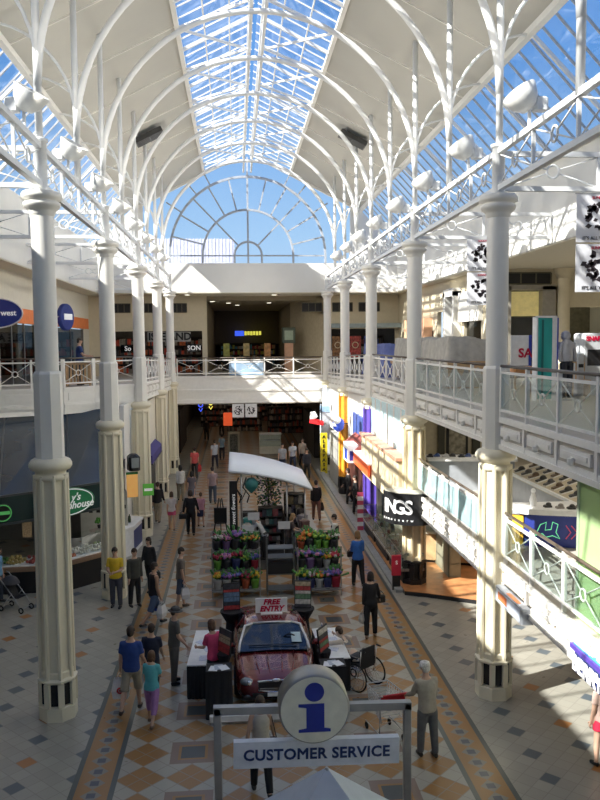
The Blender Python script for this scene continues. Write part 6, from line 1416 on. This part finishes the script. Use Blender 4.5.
# flower racks: three tiers each, a bunch in a bucket is a thing
BL = [(.42,.03,.06),(.50,.20,.33),(.52,.38,.03),(.48,.45,.43),(.25,.10,.32),(.55,.17,.03),(.18,.02,.04),(.09,.10,.32),(.30,.48,.07)]
BNAME = ['red','pink','yellow','white','purple','orange','dark red','blue','lime green']
WR = [(.28,.01,.03),(.02,.02,.025),(.10,.26,.03),(.14,.08,.2),(.28,.05,.015),(.02,.03,.12),(.33,.33,.33)]; WN = ['red','black','green','lilac','orange','navy','white']
def bunch(label, x, y, z, bi, wi, seed, s=1.0):
    t = thing('flower_bunch', label, 'flowers', (x,y,z), 0, 'flower bunches on the racks'); rr = random.Random(seed)
    MB().lathe([(.075*s,0),(.10*s,.2*s),(.115*s,.26*s),(.10*s,.26*s)], 10).build('bucket', mat('wrap_%d' % wi, WR[wi], .5), t)
    m = MB(); [m.tube([(rr.gauss(0,.03),rr.gauss(0,.03),.2*s),(rr.gauss(0,.09)*s,rr.gauss(0,.07)*s,rr.uniform(.3,.52)*s)], [.012,.034], 4) for _ in range(16)]; m.build('leaves', mat('leaf_green', (.05,.17,.04), .6, var=.4), t)
    m = MB(); m.mi = 0
    for k in range(34):
        m.mi = 0 if rr.random() < .75 else 1; a = rr.uniform(0,2*PI); q = rr.uniform(0,1)**.5*.14*s; m.sphere((q*math.cos(a), q*math.sin(a)*.9, .40*s-q*.5+rr.uniform(-.02,.04)), rr.uniform(.028,.045)*s, 6, 4)
    m.build('blooms', [mat('bloom_%d' % bi, BL[bi], .6, var=.25, scale=30), mat('bloom_%d' % ((bi+3) % 9), BL[(bi+3) % 9], .6, var=.25, scale=30)], t)
random.seed(3)
for ri, (x0, y0, w_, nm) in enumerate(((-.78,22.7,1.42,'left'),(1.76,22.55,1.30,'right'))):
    t = thing('flower_rack', 'three tier metal flower rack on the %s front of the kiosk' % nm, 'rack', (x0,y0,0)); m = MB()
    for x in (0,w_):
        for y in (0,.75): m.bar((x,y,0),(x,y,1.5+.35*(y > 0)),.018)
    for x in (0,w_): m.bar((x,0,.2),(x,.75,.2),.014); m.bar((x,0,1.3),(x,.75,1.3),.014)
    m.bar((0,.75,1.8),(w_,.75,1.8),.014); m.build('uprights', STEEL, t)
    MB().box(.02,w_-.02,.74,.76,.1,1.75).build('back_panel', DARKW, t)
    zs = [(.22,.0),(.75,.22),(1.28,.45)]
    for z, dy in zs:
        m = MB(); m.box(0,w_,dy-.12,dy+.28,z-.02,z); m.bar((0,dy-.12,z+.06),(w_,dy-.12,z+.06),.01); m.build('shelf', mat('rack_grey', (.2,.2,.2), .5), t)
    for ti, (z, dy) in enumerate(zs):
        n = 5
        for k in range(n):
            bi = random.choice((0,0,1,2,3,4,5,6,6,7,8)); wi = random.choice((0,1,1,1,4,5,5,2,3,6))
            if ri == 1 and ti == 2: bi, wi = ((5,4),(5,1),(8,2),(8,2),(3,1))[k]
            if ri == 0 and ti == 2: bi, wi = ((3,1),(1,3),(4,1),(2,1),(5,1))[k]
            lab = '%s flower bunch in %s bucket, %s shelf of the %s rack, %s along' % (BNAME[bi], WN[wi], ['bottom','middle','top'][ti], nm, ORD[k])
            bunch(lab, x0+.15+(w_-.30)*k/(n-1), y0+dy+.08, z+.002, bi, wi, ri*100+ti*10+k, 1.0+.5*random.random())
# ---- pushchair at the far left
t = thing('pushchair', 'dark folding pushchair beside the blue shirted people', 'pushchair', (-6.4,22.3,0), R(-115)); m = MB()
for s in (-1,1): m.tube([(s*.22,-.35,1.0),(s*.22,.25,.35),(s*.22,.4,.1)], .014, 6); m.tube([(s*.22,-.3,.1),(s*.22,.1,.55)], .014, 6); m.tube([(s*.22,-.35,1.0),(s*.22,-.45,1.03)], .02, 6)
m.tube([(-.22,-.3,.12),(.22,-.3,.12)], .012, 6); m.tube([(-.22,.38,.12),(.22,.38,.12)], .012, 6); m.build('frame', STEEL, t)
m = MB(); m.add([(-.2,-.2,.8),(.2,-.2,.8),(.2,.0,.4),(-.2,.0,.4),(-.2,.3,.42),(.2,.3,.42)], [(0,1,2,3),(3,2,5,4)]); m.build('seat_sling', BLACK, t); m = MB(); m.sphere((0,-.12,.75), (.22,.28,.25), 12, 5, .1); m.build('hood', mat('hood_grey', (.05,.05,.06), .8), t)
for s in (-1,1):
    for y in (-.3,.4): MB().ring((s*.22,y,.09), .07, .02, 'x', 14, 6).build('wheel', TYRE, t)

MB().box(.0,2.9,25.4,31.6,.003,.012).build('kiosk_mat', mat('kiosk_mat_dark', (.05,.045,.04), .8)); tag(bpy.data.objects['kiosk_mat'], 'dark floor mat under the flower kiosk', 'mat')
shelf_unit('dark gift shelf with mixed goods at the centre of the kiosk', .75, 27.9, 0, .9, 1.55, .4, [(.12,.10,.09),(.3,.28,.26),(.05,.12,.12),(.2,.05,.06),(.06,.06,.08)], DARKW, 5, None, 71)
shelf_unit('tall gift shelf with pale goods near the right kiosk poles', 1.75, 28.6, 0, .75, 1.9, .4, [(.35,.32,.3),(.16,.14,.2),(.05,.05,.06),(.25,.2,.12)], DARKW, 5, None, 72)
shelf_unit('low gift shelf with dark boxes behind the black banner', .12, 28.3, 0, .6, 1.3, .4, [(.08,.07,.07),(.05,.2,.2),(.25,.22,.2)], DARKW, 4, None, 73)
for i, (x, y, w_, c, l) in enumerate(((.35,27.3,.3,(.05,.25,.24),'teal gift box on the left kiosk counter'),(.32,26.5,.26,(.35,.33,.30),'cream gift box on the left kiosk counter, behind the notice'),(2.32,26.7,.3,(.10,.05,.05),'dark red gift box on the right kiosk counter'),(2.34,27.6,.28,(.30,.28,.32),'lilac grey gift box on the right kiosk counter'),(2.3,28.6,.3,(.03,.03,.035),'black gift box at the far end of the right kiosk counter'))):
    t = thing('gift_box', l, 'box', (x,y,1.06), .2*i, 'gift boxes on the kiosk counters'); MB().rbox(-w_/2,w_/2,-w_/2,w_/2,0,w_*.8,.015).build('box', mat('gift_%d' % i, c, .5), t); MB().rbox(-w_/2-.01,w_/2+.01,-w_/2-.01,w_/2+.01,w_*.8,w_*.95,.015).build('lid', mat('gift_%d' % i, c, .5), t)
    m = MB(); m.tube([(-w_/2-.012,0,0),(-w_/2-.012,0,w_*.96),(w_/2+.012,0,w_*.96),(w_/2+.012,0,0)], .012, 4); m.ring((.04,0,w_), .045, .01, 'y', 10, 4); m.ring((-.04,0,w_), .045, .01, 'y', 10, 4); m.build('ribbon', mat('ribbon', (.4,.35,.3), .5), t)
t = thing('hanging_ornament', 'teal hanging ornament under the left edge of the canopy', 'ornament', (.5,27.2,2.55)); MB().lathe([(.02,-.3),(.22,-.1),(.26,.1),(.1,.25)], 12).build('lantern', mat('teal_shade', (.03,.17,.17), .5), t); MB().tube([(0,0,.25),(0,0,.48)], .01, 5).build('cord', BLACKP, t)
# ------------------------------------------------------------------ light
w = bpy.data.worlds.new('sky'); bpy.context.scene.world = w; w.use_nodes = True; nt = w.node_tree
bg = nt.nodes['Background']; tc = nt.nodes.new('ShaderNodeTexCoord'); sp = nt.nodes.new('ShaderNodeSeparateXYZ'); cr = nt.nodes.new('ShaderNodeValToRGB')
nt.links.new(tc.outputs['Generated'], sp.inputs[0]); nt.links.new(sp.outputs['Z'], cr.inputs['Fac']); nt.links.new(cr.outputs['Color'], bg.inputs['Color'])
e = cr.color_ramp.elements; e[0].position = .0; e[0].color = (.62,.78,.95,1); e[1].position = .75; e[1].color = (.075,.22,.62,1)
q = e.new(.13); q.color = (.42,.66,.95,1); q = e.new(.32); q.color = (.15,.38,.83,1)
bg.inputs['Strength'].default_value = 1.0
su = bpy.data.lights.new('sun', 'SUN'); su.energy = 13.0; su.angle = .009; su.color = (1,.95,.86)
so = bpy.data.objects.new('sun', su); col.objects.link(so)
so.rotation_euler = Vector((1.0, .42, -.91)).to_track_quat('-Z', 'Y').to_euler()
def area(name, loc, size, energy, rot=(0,0,0), c=(1,.95,.85), sy=None):
    l = bpy.data.lights.new(name, 'AREA'); l.energy = energy; l.color = c; l.size = size
    if sy: l.shape = 'RECTANGLE'; l.size_y = sy
    o = bpy.data.objects.new(name, l); col.objects.link(o); o.location = loc; o.rotation_euler = rot; return o
def point(name, loc, e, r=.15, c=(1,.9,.75)):
    l = bpy.data.lights.new(name, 'POINT'); l.energy = e; l.color = c; l.shadow_soft_size = r
    o = bpy.data.objects.new(name, l); col.objects.link(o); o.location = loc; return o
for s, x in ((-1, XL), (1, XR)):
    for y in fy:
        l = bpy.data.lights.new('uplight', 'SPOT'); l.energy = 130; l.spot_size = R(130); l.spot_blend = .6; l.shadow_soft_size = .2; l.color = (1,.92,.78)
        o = bpy.data.objects.new('uplight', l); col.objects.link(o); o.location = (x-s*.15, y, 12.2)
        o.rotation_euler = Vector((-s*.35, .2, 1)).to_track_quat('-Z', 'Y').to_euler()
        l2 = bpy.data.lights.new('added_fill_spot', 'SPOT'); l2.energy = 560; l2.spot_size = R(125); l2.spot_blend = .8; l2.shadow_soft_size = .25; l2.color = (1,.93,.80)  # second spot added as fill for the columns and balconies opposite
        o2 = bpy.data.objects.new('added_fill_spot', l2); col.objects.link(o2); o2.location = (x-s*.35, y, 11.95)
        o2.rotation_euler = Vector((-s*1, .25, -.35)).to_track_quat('-Z', 'Y').to_euler()
for (x, y, zz, sx_, sy_, e, c) in ((9.5,15.5,5.25,5,8,70,(1,.92,.78)),(9,25,5.25,4,6,45,(1,.92,.78)),(9,25,2.3,5,6,60,(1,.88,.7)),(0,52,3.9,7,8,40,(1,.85,.65)),(0,66,3.9,7,14,60,(1,.8,.6)),
        (-10,26.5,5.2,6,5,30,(1,.95,.85)),(-7,37,4.5,2,12,50,(1,.9,.75)),(-4.9,26.9,2.9,1.4,1.2,12,(1,.95,.85)),(13,33,9.9,4,2,20,(1,.9,.6)),(-11,36,9.8,3,20,50,(1,.85,.65)),(1,58,10.1,4,10,30,(1,.85,.6)),(-5,50,9.8,6,3,25,(1,.85,.65)),(8,50,9.8,5,3,20,(1,.9,.75)),(8,36,5.2,4,8,20,(1,.9,.7))):
    area('interior_fill_area', (x,y,zz), sx_, e, (0,0,0), c, sy_)  # unseen area lamps added to brighten shops and passages
sc = bpy.context.scene
sc.view_settings.view_transform = 'Standard'; sc.view_settings.look = 'None'; sc.view_settings.exposure = 0.0
sc.cycles.use_denoising = True
sc.cycles.max_bounces = 10; sc.cycles.diffuse_bounces = 5; sc.cycles.transparent_max_bounces = 16; sc.cycles.sample_clamp_indirect = 6

# lettering becomes plain mesh
bpy.context.view_layer.update(); dg = bpy.context.evaluated_depsgraph_get()
for o in [o for o in col.objects if o.type == 'FONT']:
    me = bpy.data.meshes.new_from_object(o.evaluated_get(dg), depsgraph=dg); n = bpy.data.objects.new('lettering', me); col.objects.link(n)
    n.parent = o.parent; n.matrix_local = o.matrix_local.copy()
    cu = o.data; bpy.data.objects.remove(o); bpy.data.curves.remove(cu)
